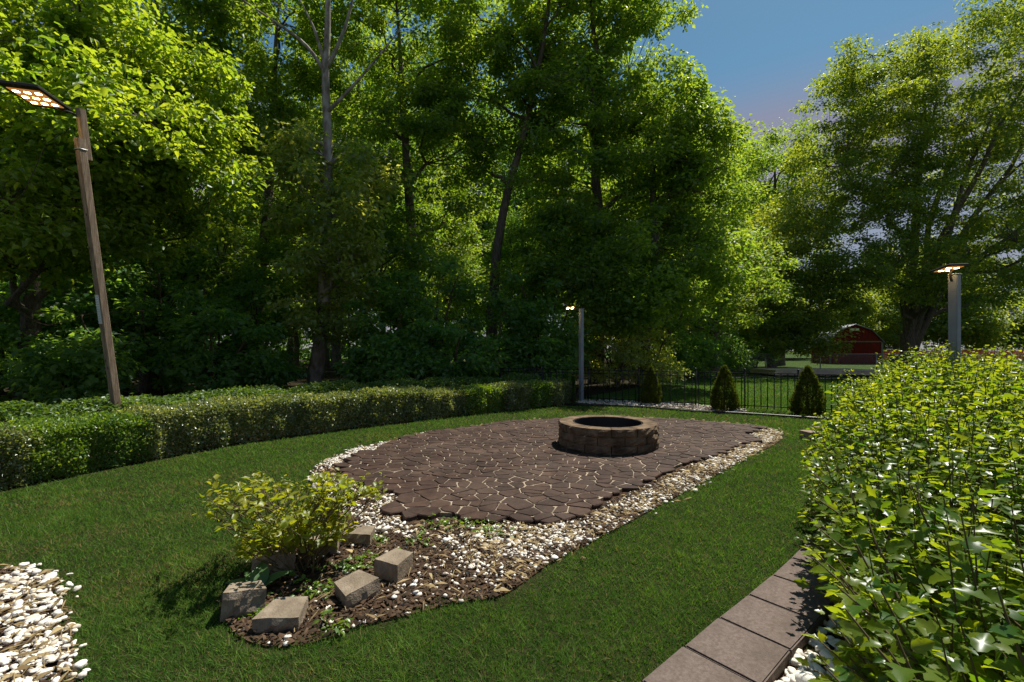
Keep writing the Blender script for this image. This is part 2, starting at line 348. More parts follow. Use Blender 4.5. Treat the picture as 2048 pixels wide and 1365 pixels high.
def make_tree(name, label, cat, base, ells, n_cl, per, leaf, lmat, bmat, tr, rng, tmpl=T_DIA, trunk=None, cr=(0.36, 0.80), limbs=9, group=None, stems=1, up=0.9, tbias=0.0, flat=0.62):
    """trunk, limbs, a branch to every leaf clump; ells in world coordinates"""
    base = np.array([base[0], base[1], 0.0]); root = empty(name, base)
    tag(root, label, cat, group)
    E = [tuple(e) for e in ells]; E = [(e[0]-base[0], e[1]-base[1], e[2], e[3], e[4], e[5]) for e in E]
    C = sample_ell(E, n_cl, rng); C = C[C[:, 2] > 0.25]
    R = rng.uniform(cr[0], cr[1], len(C))
    b = Bag(); tips = []
    top = max(E, key=lambda e: e[2]); topz = top[2] + 0.55*top[5]
    for s in range(stems):
        if trunk is not None: TP = np.array(trunk, float) - base
        else:
            a = 2*math.pi*s/stems + .4; sp = 0 if stems == 1 else 1
            end = np.array([top[0], top[1], topz]) if stems == 1 else np.array([top[0] + math.cos(a)*top[3]*.55, top[1] + math.sin(a)*top[4]*.55, topz*rng.uniform(.7, 1)])
            TP = curve(np.array([math.cos(a)*tr*.5*sp, math.sin(a)*tr*.5*sp, -0.1]), end, 9, rng, wob=0.012)
            if stems > 1: TP[:, :2] *= (np.linspace(0, 1, 9)[:, None] ** 0.45)
        zz = np.linspace(0, 1, 40); k = np.linspace(0, 1, len(TP))
        TP = np.stack([np.interp(zz, k, TP[:, i]) for i in range(3)], -1)
        ker = np.array([.25, .5, .25])
        for _ in range(4): TP[1:-1] = .25*TP[:-2] + .5*TP[1:-1] + .25*TP[2:]
        rr = tr * (1 - zz) ** 0.75 * (1 if stems == 1 else .55) + 0.02
        rr[:4] *= np.array([1.35, 1.18, 1.08, 1.03])
        b.tube(TP, rr, 9)
        tips += [(TP[i], rr[i]) for i in range(8, 40)]
    # limbs to well spread clumps
    if len(C):
        sel = [int(rng.integers(len(C)))]
        while len(sel) < min(limbs, len(C)):
            dd = np.min(np.linalg.norm(C[:, None] - C[sel][None], axis=-1), axis=1); sel.append(int(dd.argmax()))
        for i in sel:
            c = C[i]; best = None
            TPs = np.array([t[0] for t in tips[:32*stems]])
            cost = np.linalg.norm(TPs - c, axis=1) + 1.6*np.maximum(0, TPs[:, 2] - (c[2] - 0.45*np.linalg.norm((TPs - c)[:, :2], axis=1)))
            j = int(cost.argmin()); p, r0 = tips[j]
            P = curve(p, c, 8, rng, sag=0.10, wob=0.03); r = np.linspace(min(r0*.6, tr*.42), .012, 8)
            b.tube(P, r, 6, cap=False); tips += [(P[q], r[q]) for q in range(2, 8)]
        TA = np.array([t[0] for t in tips])
        for i in range(len(C)):
            if i in sel: continue
            c = C[i]; dv = TA - c; cost = np.linalg.norm(dv, axis=1) + .8*np.maximum(0, dv[:, 2]); j = int(cost.argmin()); p, r0 = tips[j]
            P = curve(p, c, 4, rng, sag=0.06, wob=0.05)
            b.tube(P, np.linspace(min(r0*.6, .028), .006, 4), 3, cap=False)
    b.build('trunk', bmat, root, smooth=True)
    V, Fc, t = clump_leaves(C, R, per, leaf, tmpl, rng, up=up, tbias=tbias, flat=flat)
    link('crown', fast_mesh('crown', V, Fc, t), lmat, root)
    return root

def ell(px, py, d, rx, ry, rd):
    p = W(px, py, d); s = d / F
    return (p[0], p[1], p[2], rx*s, rd, ry*s)

def copy_tree(o, loc, rz=0.0, sc=1.0, label=None):
    c = o.copy(); COL.objects.link(c); c.location = tuple(map(float, loc)); c.rotation_euler = (0, 0, rz); c.scale = (sc, sc, sc)
    if label: c['label'] = label
    for ch in o.children:
        k = ch.copy(); COL.objects.link(k); k.parent = c
    return c

# ------------------------------------------------------------------ ground layout (photo pixels -> ground)
def GP(pts, it=2): return smooth_poly([G(*p) for p in pts], it)
BED = GP([(616,962),(632,935),(690,905),(780,882),(840,868),(930,856),(1040,842),(1160,836),(1330,838),(1450,846),(1540,856),(1566,868),(1562,886),(1500,914),(1440,950),(1340,1002),(1200,1080),(1120,1116),(1045,1170),(1000,1200),(900,1212),(830,1232),(740,1252),(660,1280),(590,1300),(500,1296),(448,1250),(436,1210),(460,1170),(540,1120),(640,1085),(690,1045),(650,1010)])
PATIO = np.array([G(*p)[:2] for p in [(668,940),(700,918),(765,899),(830,873),(930,860),(1020,847),(1150,840),(1330,842),(1440,850),(1530,858),(1495,873),(1525,881),(1400,926),(1330,955),(1300,970),(1205,1012),(1180,1036),(1080,1058),(1020,1048),(955,1058),(880,1043),(820,1052),(768,1024),(805,1000),(700,968)]])
GRAV_L = GP([(-120,1130),(0,1138),(60,1140),(122,1162),(142,1240),(150,1330),(152,1420),(150,1600),(-600,1700),(-900,1300)], 2)
GRAV_A = [G(*p)[:2] for p in [(860,1066),(1000,1056),(1190,1040),(1310,975),(1500,884),(1500,868),(1540,858),(1564,870),(1500,912),(1340,1000),(1120,1112),(1035,1168),(960,1150),(900,1100)]]
GRAV_B = [G(*p)[:2] for p in [(618,960),(640,930),(700,903),(860,866),(860,875),(700,920),(670,945),(700,970),(805,1000),(768,1024),(830,1058),(820,1085),(745,1075),(700,1030),(640,990)]]
GRAV_F = [G(*p)[:2] for p in [(1140,806),(1175,801),(1340,807),(1490,820),(1495,827),(1400,823),(1290,815),(1200,811)]]
fence_pts = [(-0.3, 12.4), (1.9, 11.35), (4.1, 10.15), (5.85, 9.30), (7.3, 8.55), (9.0, 7.7)]
# hedges
HEDGE = np.array([(-5.6,2.2),(-4.75,3.3),(-4.45,4.3),(-4.12,5.1),(-3.55,6.2),(-2.85,6.95),(-1.95,7.8),(-1.05,8.6),(0.0,9.45),(0.85,10.1),(1.45,10.75)])   # front foot of the clipped hedge
CL = np.array([(1.25,0.55),(1.72,1.35),(2.75,2.95),(4.45,4.65),(6.5,6.65),(9.2,9.2)])  # centre line of the lobed-leaf hedge
# edging pavers: left corners
pv = [np.array([0.47, 1.67])]
for k in range(12):
    a = math.radians(40 + max(0, k-3)*1.6)
    pv.append(pv[-1] + 0.302*np.array([math.cos(a), math.sin(a)]))
pv = [pv[0] - 0.302*2*np.array([math.cos(math.radians(40)), math.sin(math.radians(40))]), pv[0] - 0.302*np.array([math.cos(math.radians(40)), math.sin(math.radians(40))])] + pv
PV_R = [p + 0.30*nrm(np.array([q[1]-p[1], -(q[0]-p[0])])) for p, q in zip(pv[:-1], pv[1:])]
PAV_POLY = np.vstack([pv[:-1], PV_R[::-1]])
GRAV_H = np.vstack([[p for p in PV_R], [(r + np.array([.62, -.50])) for r in PV_R[::-1]]])

def sheet(name, poly, z, mat, drop=0.05):
    n = len(poly); V = [(p[0], p[1], z) for p in poly] + [(p[0], p[1], z-drop) for p in poly]
    Fc = [list(range(n))] + [[i, n+i, n+(i+1) % n, (i+1) % n] for i in range(n)]
    A = sum(poly[i][0]*poly[(i+1)%n][1] - poly[(i+1)%n][0]*poly[i][1] for i in range(n))
    if A < 0: Fc = [f[::-1] for f in Fc]
    return tag(link(name, py_mesh(name, V, Fc), mat), kind='structure')

def ground_grid():
    xs = np.concatenate([np.linspace(-400, -30, 12), np.linspace(-28, 40, 90), np.linspace(45, 400, 12)]); ys = np.concatenate([np.linspace(-60, -2, 8), np.linspace(0, 60, 80), np.linspace(70, 600, 14)])
    X, Y = np.meshgrid(xs, ys); Z = np.zeros_like(X)
    V = np.stack([X, Y, Z], -1).reshape(-1, 3); w = len(xs); i = np.arange(len(ys)-1)[:, None]*w; j = np.arange(w-1)[None]
    Q = np.stack([i+j, i+j+1, i+w+j+1, i+w+j], -1).reshape(-1, 4)
    return fast_mesh('ground', V, Q)
tag(link('ground', ground_grid(), M_lawn), kind='structure')
WOODF = np.array([(-40,-2),(-6.6,1.5),(-5.6,3.3),(-5.3,4.5),(-4.9,5.5),(-4.3,6.8),(-3.5,7.7),(-2.5,8.7),(-1.5,9.5),(-0.4,10.4),(0.6,11.2),(1.6,12.0),(3.2,14.0),(6.5,19.0),(10.0,25.5),(14,31),(18,60),(-60,60)])
M_thatch = surf('lawn_thatch', (0.012, 0.018, 0.005), (0.040, 0.044, 0.014), scale=60, rough=0.95, bump=0.8, bscale=200, spec=0.1, c3=(0.055, 0.045, 0.02), scale3=9, bdist=0.01)
sheet('lawn', np.array([(-5.5,-1.5),(6.5,-1.5),(12,8.2),(9.0,7.6),(7.3,8.45),(5.85,9.2),(4.1,10.05),(1.9,11.25),(0,10),(-4,6),(-6,2.5)]), 0.002, M_thatch)
sheet('woodland_floor', WOODF, 0.004, M_litter)
hb = np.vstack([HEDGE + np.array([-0.06, 0.06]), HEDGE[::-1] + np.array([-1.2, 1.3])])
sheet('hedge_bed', hb, 0.008, M_mulch)
sheet('mulch_bed', BED, 0.012, M_mulch)
sheet('gravel_bed', GRAV_L, 0.006, M_mulch)
sheet('hedge_gravel_bed', GRAV_H, 0.010, M_mulch)
sheet('fence_gravel_bed', GRAV_F, 0.014, M_mulch)

# ------------------------------------------------------------------ patio of irregular paving stones
def clip(poly, a, nvec):
    out = []
    for i in range(len(poly)):
        p, q = poly[i], poly[(i+1) % len(poly)]; dp, dq = np.dot(p-a, nvec), np.dot(q-a, nvec)
        if dp <= 0: out.append(p)
        if dp*dq < 0: out.append(p + (q-p)*dp/(dp-dq))
    return out

PIT_C = np.array([(1215-1024)/F*5.93, 5.93]); PIT_R = 0.635
def build_patio():
    rng = np.random.default_rng(3)
    pts = []; sx, sy, ang = 0.172, 0.116, math.radians(14); ca, sa = math.cos(ang), math.sin(ang)
    for i in range(-50, 70):
        for j in range(-14, 120):
            u = (i + .5*(j % 2) + rng.uniform(-.46, .46))*sx; v = (j + rng.uniform(-.46, .46))*sy
            pts.append((u*ca - v*sa + 1.0, u*sa + v*ca + 2.5))
    pts = np.array(pts); lo, hi = PATIO.min(0)-.6, PATIO.max(0)+.6
    pts = pts[((pts > lo) & (pts < hi)).all(1)]
    keep = inside(pts, PATIO)
    base = sheet('patio', smooth_poly([p for p in PATIO*0.955 + PATIO.mean(0)*0.045], 1), 0.041, M_joint, 0.03)
    base.name = 'patio'
    cells = []
    for i in np.nonzero(keep)[0]:
        c = pts[i]; d = np.linalg.norm(pts - c, axis=1); nb = np.argsort(d)[1:16]
        poly = [c + np.array(v) for v in ((-.3,-.3),(.3,-.3),(.3,.3),(-.3,.3))]
        for j in nb: poly = clip(poly, (c + pts[j])/2, pts[j]-c)
        poly = np.array(poly)
        if len(poly) < 3: continue
        poly = np.stack([.87*poly + .13*np.roll(poly, -1, 0), .13*poly + .87*np.roll(poly, -1, 0)], 1).reshape(-1, 2)
        m = poly.mean(0); L = np.linalg.norm(poly - m, axis=1, keepdims=True)
        cells.append((m, (poly - m)*(1 - rng.uniform(.0022, .0052)/L)))
    cells.sort(key=lambda c: c[0][1])
    bag_v, bag_f, bag_t, off = [], [], [], 0; cnt = 0
    for m, poly in cells:
        if np.linalg.norm(m - PIT_C) < PIT_R - .12: continue
        n = len(poly); zt = rng.uniform(.044, .051); tl = rng.normal(0, .012, 2)
        L = np.linalg.norm(poly, axis=1, keepdims=True); inner = poly*(1 - .007/L)
        def ring(P, z, t=1): return [(p[0], p[1], z + t*(p[0]*tl[0] + p[1]*tl[1])) for p in P]
        V = ring(inner, zt) + ring(poly, zt - .008) + ring(poly, 0.006, 0)
        Fc = [list(range(n))] + [[i, n+i, n+(i+1) % n, (i+1) % n] for i in range(n)] + [[n+i, 2*n+i, 2*n+(i+1) % n, n+(i+1) % n] for i in range(n)]
        if cnt < 300:
            me = py_mesh('paving_stone', [(v[0]+m[0], v[1]+m[1], v[2]) for v in V], Fc); me.attributes.new('tint', 'FLOAT', 'POINT').data.foreach_set('value', np.full(len(V), rng.uniform(), np.float32)); link('paving_stone', me, M_pave, base)
        else:
            bag_v += [(v[0]+m[0], v[1]+m[1], v[2]) for v in V]; bag_f += [[q+off for q in f] for f in Fc]; off += len(V); bag_t += [rng.uniform()]*len(V)
        cnt += 1
    me = py_mesh('paving_stones', bag_v, bag_f); me.attributes.new('tint', 'FLOAT', 'POINT').data.foreach_set('value', np.array(bag_t, np.float32))
    tag(link('paving_stones', me, M_pave, base), kind='stuff')
    return cnt
print('paving stones', build_patio())

# ------------------------------------------------------------------ edging pavers
path = sheet('paver_path', PAV_POLY, 0.016, M_mulch, 0.05)
prng = np.random.default_rng(5)
for k in range(len(pv)-1):
    a, b_ = pv[k], pv[k+1]; d = nrm(b_ - a); nn = np.array([d[1], -d[0]]); c = (a + b_)/2 + nn*0.15
    o = bevel_box('paver', (0.294, 0.296, 0.07), M_paver, path, b=0.006, segs=2, loc=(c[0], c[1], 0.030 + prng.uniform(-.002, .003)), rz=math.atan2(d[1], d[0]) + prng.normal(0, .008))
    o.rotation_euler[0] = prng.normal(0, .006); o.rotation_euler[1] = prng.normal(0, .006)

# ------------------------------------------------------------------ stones of gravel
def ico(sub=1):
    import bmesh
    bm = bmesh.new(); bmesh.ops.create_icosphere(bm, subdivisions=sub, radius=1.0)
    V = np.array([v.co[:] for v in bm.verts]); Fc = np.array([[v.index for v in f.verts] for f in bm.faces]); bm.free(); return V, Fc
I1, I2 = ico(1), ico(2)
def pebbles(name, P, size, rng, label, sub=2, z=0.012, tb=0.0, parent=None):
    T, Fc = I2 if sub == 2 else I1; n = len(P)
    ax = rng.uniform(.7, 1.35, (n, 3)) * np.array([1, 1, .55]); s = size*rng.lognormal(0, .28, n)
    ph = rng.uniform(0, 6.28, (n, 3)); fr = rng.uniform(1.2, 2.4, (n, 3))
    wob = 1 + .20*np.sin(T[None, :, 0]*fr[:, 0:1]*1.6 + ph[:, 0:1]) + .20*np.sin(T[None, :, 1]*fr[:, 1:2]*1.5 + ph[:, 1:2]) + .10*np.sin(3*T[None, :, 2]*fr[:, 2:3] + ph[:, 2:3])
    V = T[None]*wob[:, :, None]*ax[:, None]*s[:, None, None]
    a, t = rng.uniform(0, 6.28, n), rng.normal(0, .3, n)
    y = V[..., 1]*np.cos(t)[:, None] - V[..., 2]*np.sin(t)[:, None]; zc = V[..., 1]*np.sin(t)[:, None] + V[..., 2]*np.cos(t)[:, None]
    x = V[..., 0]*np.cos(a)[:, None] - y*np.sin(a)[:, None]; y2 = V[..., 0]*np.sin(a)[:, None] + y*np.cos(a)[:, None]
    V = np.stack([x + P[:, 0:1], y2 + P[:, 1:2], zc + z + (s*.30 + rng.uniform(0, 1, n)**3*s*.8)[:, None]], -1)
    FF = (Fc[None] + (np.arange(n)*len(T))[:, None, None]).reshape(-1, 3)
    me = fast_mesh(name, V.reshape(-1, 3), FF, np.repeat(np.clip(rng.beta(2.2, 1.3, n)+tb, 0, 1), len(T)), smooth=True)
    return tag(link(name, me, M_pebble, parent), label, 'gravel', kind='stuff')

def scatter(poly, dens, rng):
    poly = np.asarray(poly); lo, hi = poly.min(0), poly.max(0); n = int(dens*np.prod(hi-lo))
    P = rng.uniform(lo, hi, (n, 2)); return P[inside(P, poly)]

def fray(P, rng, s): return P + rng.normal(0, s, P.shape)
r = np.random.default_rng(11)
P = np.vstack([fray(scatter(GRAV_A, 2600, r), r, .032), fray(scatter(GRAV_B, 2600, r), r, .026)])
k = np.sin(P[:, 0]*5.1 + 1)*np.sin(P[:, 1]*4.3) + .6*np.sin(P[:, 0]*13 + P[:, 1]*9)
P = P[(~inside(P, PATIO)) & (r.uniform(0, 1, len(P)) < np.clip(.62 + .50*k, .06, 1))]
near = P[:, 1] < 2.75
pebbles('pebbles', P[near], .0112, r, 'white pebbles edging the mulch side of the brown stone patio')
pebbles('pebbles', P[~near], .0120, r, 'white pebbles in a narrow strip along the lawn side of the brown patio', sub=1)
P = scatter(BED, 460, r); P = P[(~inside(P, PATIO)) & (P[:, 1] < 4.5)]
P = P[r.uniform(0, 1, len(P)) < np.clip(.25 + .8*(P[:, 0] + 1.3), .10, 1)]
pebbles('pebbles', P, .0098, r, 'stray pale pebbles scattered over the dark mulch of the planting bed', tb=-.1, sub=1)
P = scatter(GRAV_L, 1700, r); P = P[(P[:, 1] > 1.35) & (P[:, 0] > -2.9)]
k = np.sin(P[:, 0]*6.1 + 1)*np.sin(P[:, 1]*7.3 + .5); P = P[r.uniform(0, 1, len(P)) < np.clip(.60 + .45*k, .08, 1)]
P = fray(P, r, .03); P = P[(P[:, 0] > -1.13*P[:, 1] - .35) & (P[:, 1] > 1.55)]
pebbles('pebbles', P, .0125, r, 'white pebbles mixed with straw in the separate bed on the lawn')
P = scatter(GRAV_H, 1250, r); P = P[(P[:, 1] > 1.05) & (P[:, 0] < 1.75)]
pebbles('pebbles', P, .0165, r, 'rounded white pebbles between the mauve pavers and the lobed leaf hedge')
P = scatter(GRAV_F, 420, r)
pebbles('pebbles', P, .018, r, 'grey white pebbles along the foot of the black metal fence', sub=1, tb=-.4)

# bark chips and straw in the beds
def chips(name, P, size, mat, label, rng, z=.014, thin=.35, cat='mulch'):
    n = len(P); a = rng.uniform(0, 6.28, n); D = np.stack([np.cos(a), np.sin(a), rng.normal(0, .25, n)], -1); N = np.stack([rng.normal(0, .4, n), rng.normal(0, .4, n), np.ones(n)], -1)
    T = (np.array([[-.5,-.5*thin,0],[.5,-.42*thin,.03],[.48,.5*thin,.02],[-.45,.4*thin,0],[0,0,.12]]), np.array([[0,1,4],[1,2,4],[2,3,4],[3,0,4]]))
    V, Fc, t = leaves(np.column_stack([P, np.full(n, z) + rng.uniform(0, .012, n)]), D, N, size*rng.uniform(.5, 1.6, n), T, rng, rng.beta(1.3, 1.8, n))
    return tag(link(name, fast_mesh(name, V, Fc, t), mat), label, cat, kind='stuff')
P = scatter(BED, 2600, r); P = P[(~inside(P, PATIO)) & (P[:, 1] < 5)]
chips('bark_mulch', P, .030, M_chip, 'dark brown bark mulch spread around the yellow green bush', r)
P = scatter(GRAV_L, 1300, r); P = P[(P[:, 1] > 1.2) & (P[:, 0] > -4)]
chips('bark_mulch', P, .032, M_chip, 'brown bark bits lying among pebbles in the separate bed', r, z=.008)
M_straw = tintm('straw', (0.16, 0.11, 0.05), (0.42, 0.33, 0.17), rough=0.8)
P = np.vstack([scatter(GRAV_L, 700, r), fray(scatter(GRAV_A, 600, r), r, .06), scatter(BED, 160, r)]); P = P[(P[:, 1] > 1.2) & (P[:, 0] > -4) & ~inside(P, PATIO)]
chips('dry_straw', P, .055, M_straw, 'thin dry straw lying over the pebble beds', r, z=.022, thin=.05, cat='straw')
P = scatter(hb, 500, r); P = P[(P[:, 1] > 2) & (P[:, 1] < 12)]
chips('bark_mulch', P, .04, M_chip, 'dark bark bits under the clipped hedge', r, z=.010)

# ------------------------------------------------------------------ lawn grass
def hedge_front_dist(P):
    d = np.full(len(P), 9.0); sgn = np.ones(len(P))
    for a, b_ in zip(HEDGE[:-1], HEDGE[1:]):
        ab = b_ - a; t = np.clip(((P - a) @ ab)/(ab @ ab), 0, 1); q = a + t[:, None]*ab; dd = np.linalg.norm(P - q, axis=1)
        c = ab[0]*(P[:, 1]-a[1]) - ab[1]*(P[:, 0]-a[0]); m = dd < d; d[m] = dd[m]; sgn[m] = np.sign(-c[m])
    return d*sgn       # positive on the lawn side

def grass():
    rng = np.random.default_rng(21); out = []
    for y0, y1, dens, wd, ht in ((1.45, 2.4, 30000, .0036, .021), (2.4, 3.6, 16000, .0048, .022), (3.6, 5.5, 8000, .0068, .024), (5.5, 8.0, 4000, .0095, .026), (8.0, 12.5, 1700, .0125, .030), (12.5, 20, 420, .022, .035)):
        x0, x1 = -1.35*y1, 1.0*y1; n = int(dens*(y1-y0)*(x1-x0)); P = np.column_stack([rng.uniform(x0, x1, n), rng.uniform(y0, y1, n)])
        ok = (P[:, 0] > -1.3*P[:, 1] - .2) & (P[:, 0] < .98*P[:, 1] + .1)
        Pw = P + rng.normal(0, .026, P.shape) + .035*np.column_stack([np.sin(P[:, 1]*9 + 2*np.sin(P[:, 0]*5)), np.sin(P[:, 0]*8 + 2*np.sin(P[:, 1]*6))])
        for poly in (BED, GRAV_L, PAV_POLY, GRAV_H, GRAV_F, WOODF): ok &= ~inside(Pw if poly is not PAV_POLY else P, poly)
        ok &= (hedge_front_dist(P) > .02) & (P[:, 1] < 40)
        P = P[ok]; n = len(P)
        if not n: continue
        a = rng.uniform(0, 6.28, n); w = wd*rng.uniform(.6, 1.5, n); h = ht*rng.uniform(.5, 1.5, n)
        x_, y_ = P[:, 0], P[:, 1]
        patch = .5 + .5*np.sin(x_*2.3 + 1.1*np.sin(y_*1.7))*np.sin(y_*2.9 + np.sin(x_*3.1)); gx, gy = np.floor(x_/.055 + 3*np.sin(y_*7)), np.floor(y_/.07 + 3*np.sin(x_*6))
        fine = np.abs(np.sin(gx*12.9898 + gy*78.233)*43758.5453) % 1.0; gx2, gy2 = np.floor(x_/.23 + np.sin(y_*5)), np.floor(y_/.27 + np.sin(x_*4)); mid = np.abs(np.sin(gx2*26.651 + gy2*41.37)*24634.63) % 1.0
        h *= .55 + .35*patch + .45*fine + .15*mid
        s = np.stack([np.cos(a), np.sin(a), np.zeros(n)], -1)*w[:, None]/2
        b = np.column_stack([P, np.full(n, -.002)]); ln = rng.normal(0, .75, (n, 2))
        tip = b + np.column_stack([ln*h[:, None], h])
        V = np.stack([b - s, b + s, tip], 1).reshape(-1, 3)
        t = np.clip(rng.beta(1.2, 2.6, n)*1.1 + .16*(patch - .5) + .34*(fine - .5) + .18*(mid - .5) + (rng.uniform(0, 1, n) < .05)*.5, 0, 1)
        dryp = np.clip(np.sin(x_*1.9 + 3*np.sin(y_*.9))*np.sin(y_*2.3 + 2*np.sin(x_*1.3)) - .35, 0, 1); t[rng.uniform(0, 1, n) < .05 + .28*dryp] = 1.5
        out.append((V, np.arange(3*n).reshape(-1, 3), np.repeat(t, 3)))
    V, Fc, t = merge(out); print('grass', len(Fc))
    tag(link('grass', fast_mesh('grass', V, Fc, t), M_grass), 'short mown green lawn grass around the patio', 'grass', kind='stuff')
grass()

# ------------------------------------------------------------------ fire pit
def fire_pit():
    rng = np.random.default_rng(31); z0 = .044; n = 12
    root = tag(empty('fire_pit', (*PIT_C, z0)), 'round fire pit of brown stacked blocks with dark steel liner', 'fire pit')
    ro, ri, hh = PIT_R, .45, .100
    for c in range(3):
        for k in range(n):
            ph = 2*math.pi*(k + .5*(c % 2) + .25)/n; da = 2*math.pi/n; g = .010/ro
            nx, nz = 6, 4; V = []; zb = c*hh; zt = zb + hh - .003; rr = ro + rng.uniform(-.008, .008)
            # front split face as a grid, other faces plain
            fr = [[None]*(nx+1) for _ in range(nz+1)]
            for j in range(nz+1):
                for i in range(nx+1):
                    u = -da/2 + g/2 + (da - g)*i/nx; z = zb + (zt-zb)*j/nz
                    edge = (i in (0, nx)) or (j in (0, nz))
                    rad = rr/max(math.cos(u), .1)*(1) if False else rr*(1 - .02*abs(u/(da/2))**2) + (rng.uniform(-.012, .012) if not edge else -.010 + rng.uniform(-.004, .004))
                    if c == 2 and j == nz: rad = rr - .012
                    fr[j][i] = len(V); V.append((rad*math.cos(ph+u), rad*math.sin(ph+u), z))
            bk = []
            for j, z in ((0, zb), (1, zt)):
                row = []
                for i in range(nx+1):
                    u = (-da/2 + g/2 + (da - g)*i/nx); row.append(len(V)); V.append((ri*math.cos(ph+u), ri*math.sin(ph+u), z))
                bk.append(row)
            Fc = [[fr[j][i], fr[j][i+1], fr[j+1][i+1], fr[j+1][i]] for j in range(nz) for i in range(nx)]
            Fc += [[fr[nz][i], fr[nz][i+1], bk[1][i+1], bk[1][i]] for i in range(nx)]
            Fc += [[fr[0][i+1], fr[0][i], bk[0][i], bk[0][i+1]] for i in range(nx)]
            Fc += [[bk[0][i+1], bk[0][i], bk[1][i], bk[1][i+1]] for i in range(nx)]
            Fc += [[*[fr[j][0] for j in range(nz+1)], bk[1][0], bk[0][0]], [*[fr[j][nx] for j in range(nz, -1, -1)], bk[0][nx], bk[1][nx]]]
            o = link('block', py_mesh('block', V, Fc), M_pit, root); o.rotation_euler = (0, 0, rng.normal(0, .003))
    b = Bag(); t = np.linspace(0, 2*math.pi, 49)
    for (r0, z0_, r1, z1_) in ((.440, .0, .440, .294), (.440, .294, .430, .294), (.430, .294, .430, .0)):
        ring = np.vstack([np.stack([r0*np.cos(t), r0*np.sin(t), np.full(49, z0_)], -1), np.stack([r1*np.cos(t), r1*np.sin(t), np.full(49, z1_)], -1)]); i = np.arange(48)
        b.add(ring, np.stack([i, i+1, 50+i, 49+i], -1))
    b.build('steel_liner', M_steel, root, smooth=False)
    V = [(.43*math.cos(a), .43*math.sin(a), .03 + .008*math.sin(5*a)) for a in t[:-1]] + [(0, 0, .045)]
    link('ash_floor', py_mesh('ash_floor', V, [[i, (i+1) % 48, 48] for i in range(48)]), M_ash, root)
fire_pit()

# ------------------------------------------------------------------ loose wall blocks
def wall_block(name, w, d, h, rng):
    """wedge shaped retaining wall block: rough split front, tapering to the back"""
    nx, nz = 7, 4; V, Fc = [], []
    fr = [[0]*(nx+1) for _ in range(nz+1)]
    for j in range(nz+1):
        for i in range(nx+1):
            e = i in (0, nx) or j in (0, nz); y = -d/2 + (rng.uniform(-.009, .009) if not e else .007 + rng.uniform(-.003, .004))
            fr[j][i] = len(V); V.append((-w/2 + w*i/nx + (rng.uniform(-.003, .003)), y, h*j/nz))
    bk = [[len(V) + j*2 + i for i in (0, 1)] for j in (0, 1)]
    for j in (0, 1):
        for i in (0, 1): V.append(((-.5+i)*w*.74, d/2, h*j))
    Fc += [[fr[j][i], fr[j][i+1], fr[j+1][i+1], fr[j+1][i]] for j in range(nz) for i in range(nx)]
    Fc += [[*fr[nz], bk[1][1], bk[1][0]], [*fr[0][::-1], bk[0][0], bk[0][1]], [bk[0][1], bk[0][0], bk[1][0], bk[1][1]]]
    Fc += [[*[fr[j][0] for j in range(nz+1)], bk[1][0], bk[0][0]], [*[fr[j][nx] for j in range(nz, -1, -1)], bk[0][1], bk[1][1]]]
    return link(name, py_mesh(name, V, Fc), M_block)
brng = np.random.default_rng(41)
for (px, py, w, d, h, z, rz, rx, ry, lab) in (
    (560, 1258, .205, .175, .105, -.030, 0.03, 0.03, -.02, 'tan concrete block lying flat where bed meets lawn, leaf shadow on top'),
    (474, 1236, .180, .15, .125, -.012, 0.50, -.14, .12, 'grey concrete block tipped up on edge beside the hosta'),
    (708, 1205, .19, .165, .110, -.020, 0.85, 0.02, -.10, 'tan concrete block with rough split face turned toward the lawn'),
    (786, 1160, .165, .165, .125, -.012, -.45, .02, .02, 'tall tan concrete block standing on bare mulch next to pebbles'),
    (716, 1092, .19, .15, .10, -.012, -.10, .0, .02, 'tan concrete block behind the bush closest to the patio'),
    (645, 1112, .19, .15, .115, -.010, .10, .0, -.04, 'tan concrete block half hidden behind the bush stems'),
    (545, 1150, .22, .16, .135, -.008, .25, .03, .05, 'tan concrete block behind the hosta leaves'),
    (1624, 881, .23, .20, .135, -.012, .35, .0, .0, 'brown concrete block on the lawn against the lobed leaf hedge'),
    (1652, 872, .26, .20, .13, -.012, .20, .0, .0, 'dark concrete block tucked behind another at the hedge foot')):
    p = G(px, py); o = wall_block('wall_block', w, d, h, brng); o.location = (p[0], p[1]+.04, z + abs(rx)*.05); o.rotation_euler = (rx, ry, rz)
    tag(o, lab, 'block', 'loose concrete wall blocks')

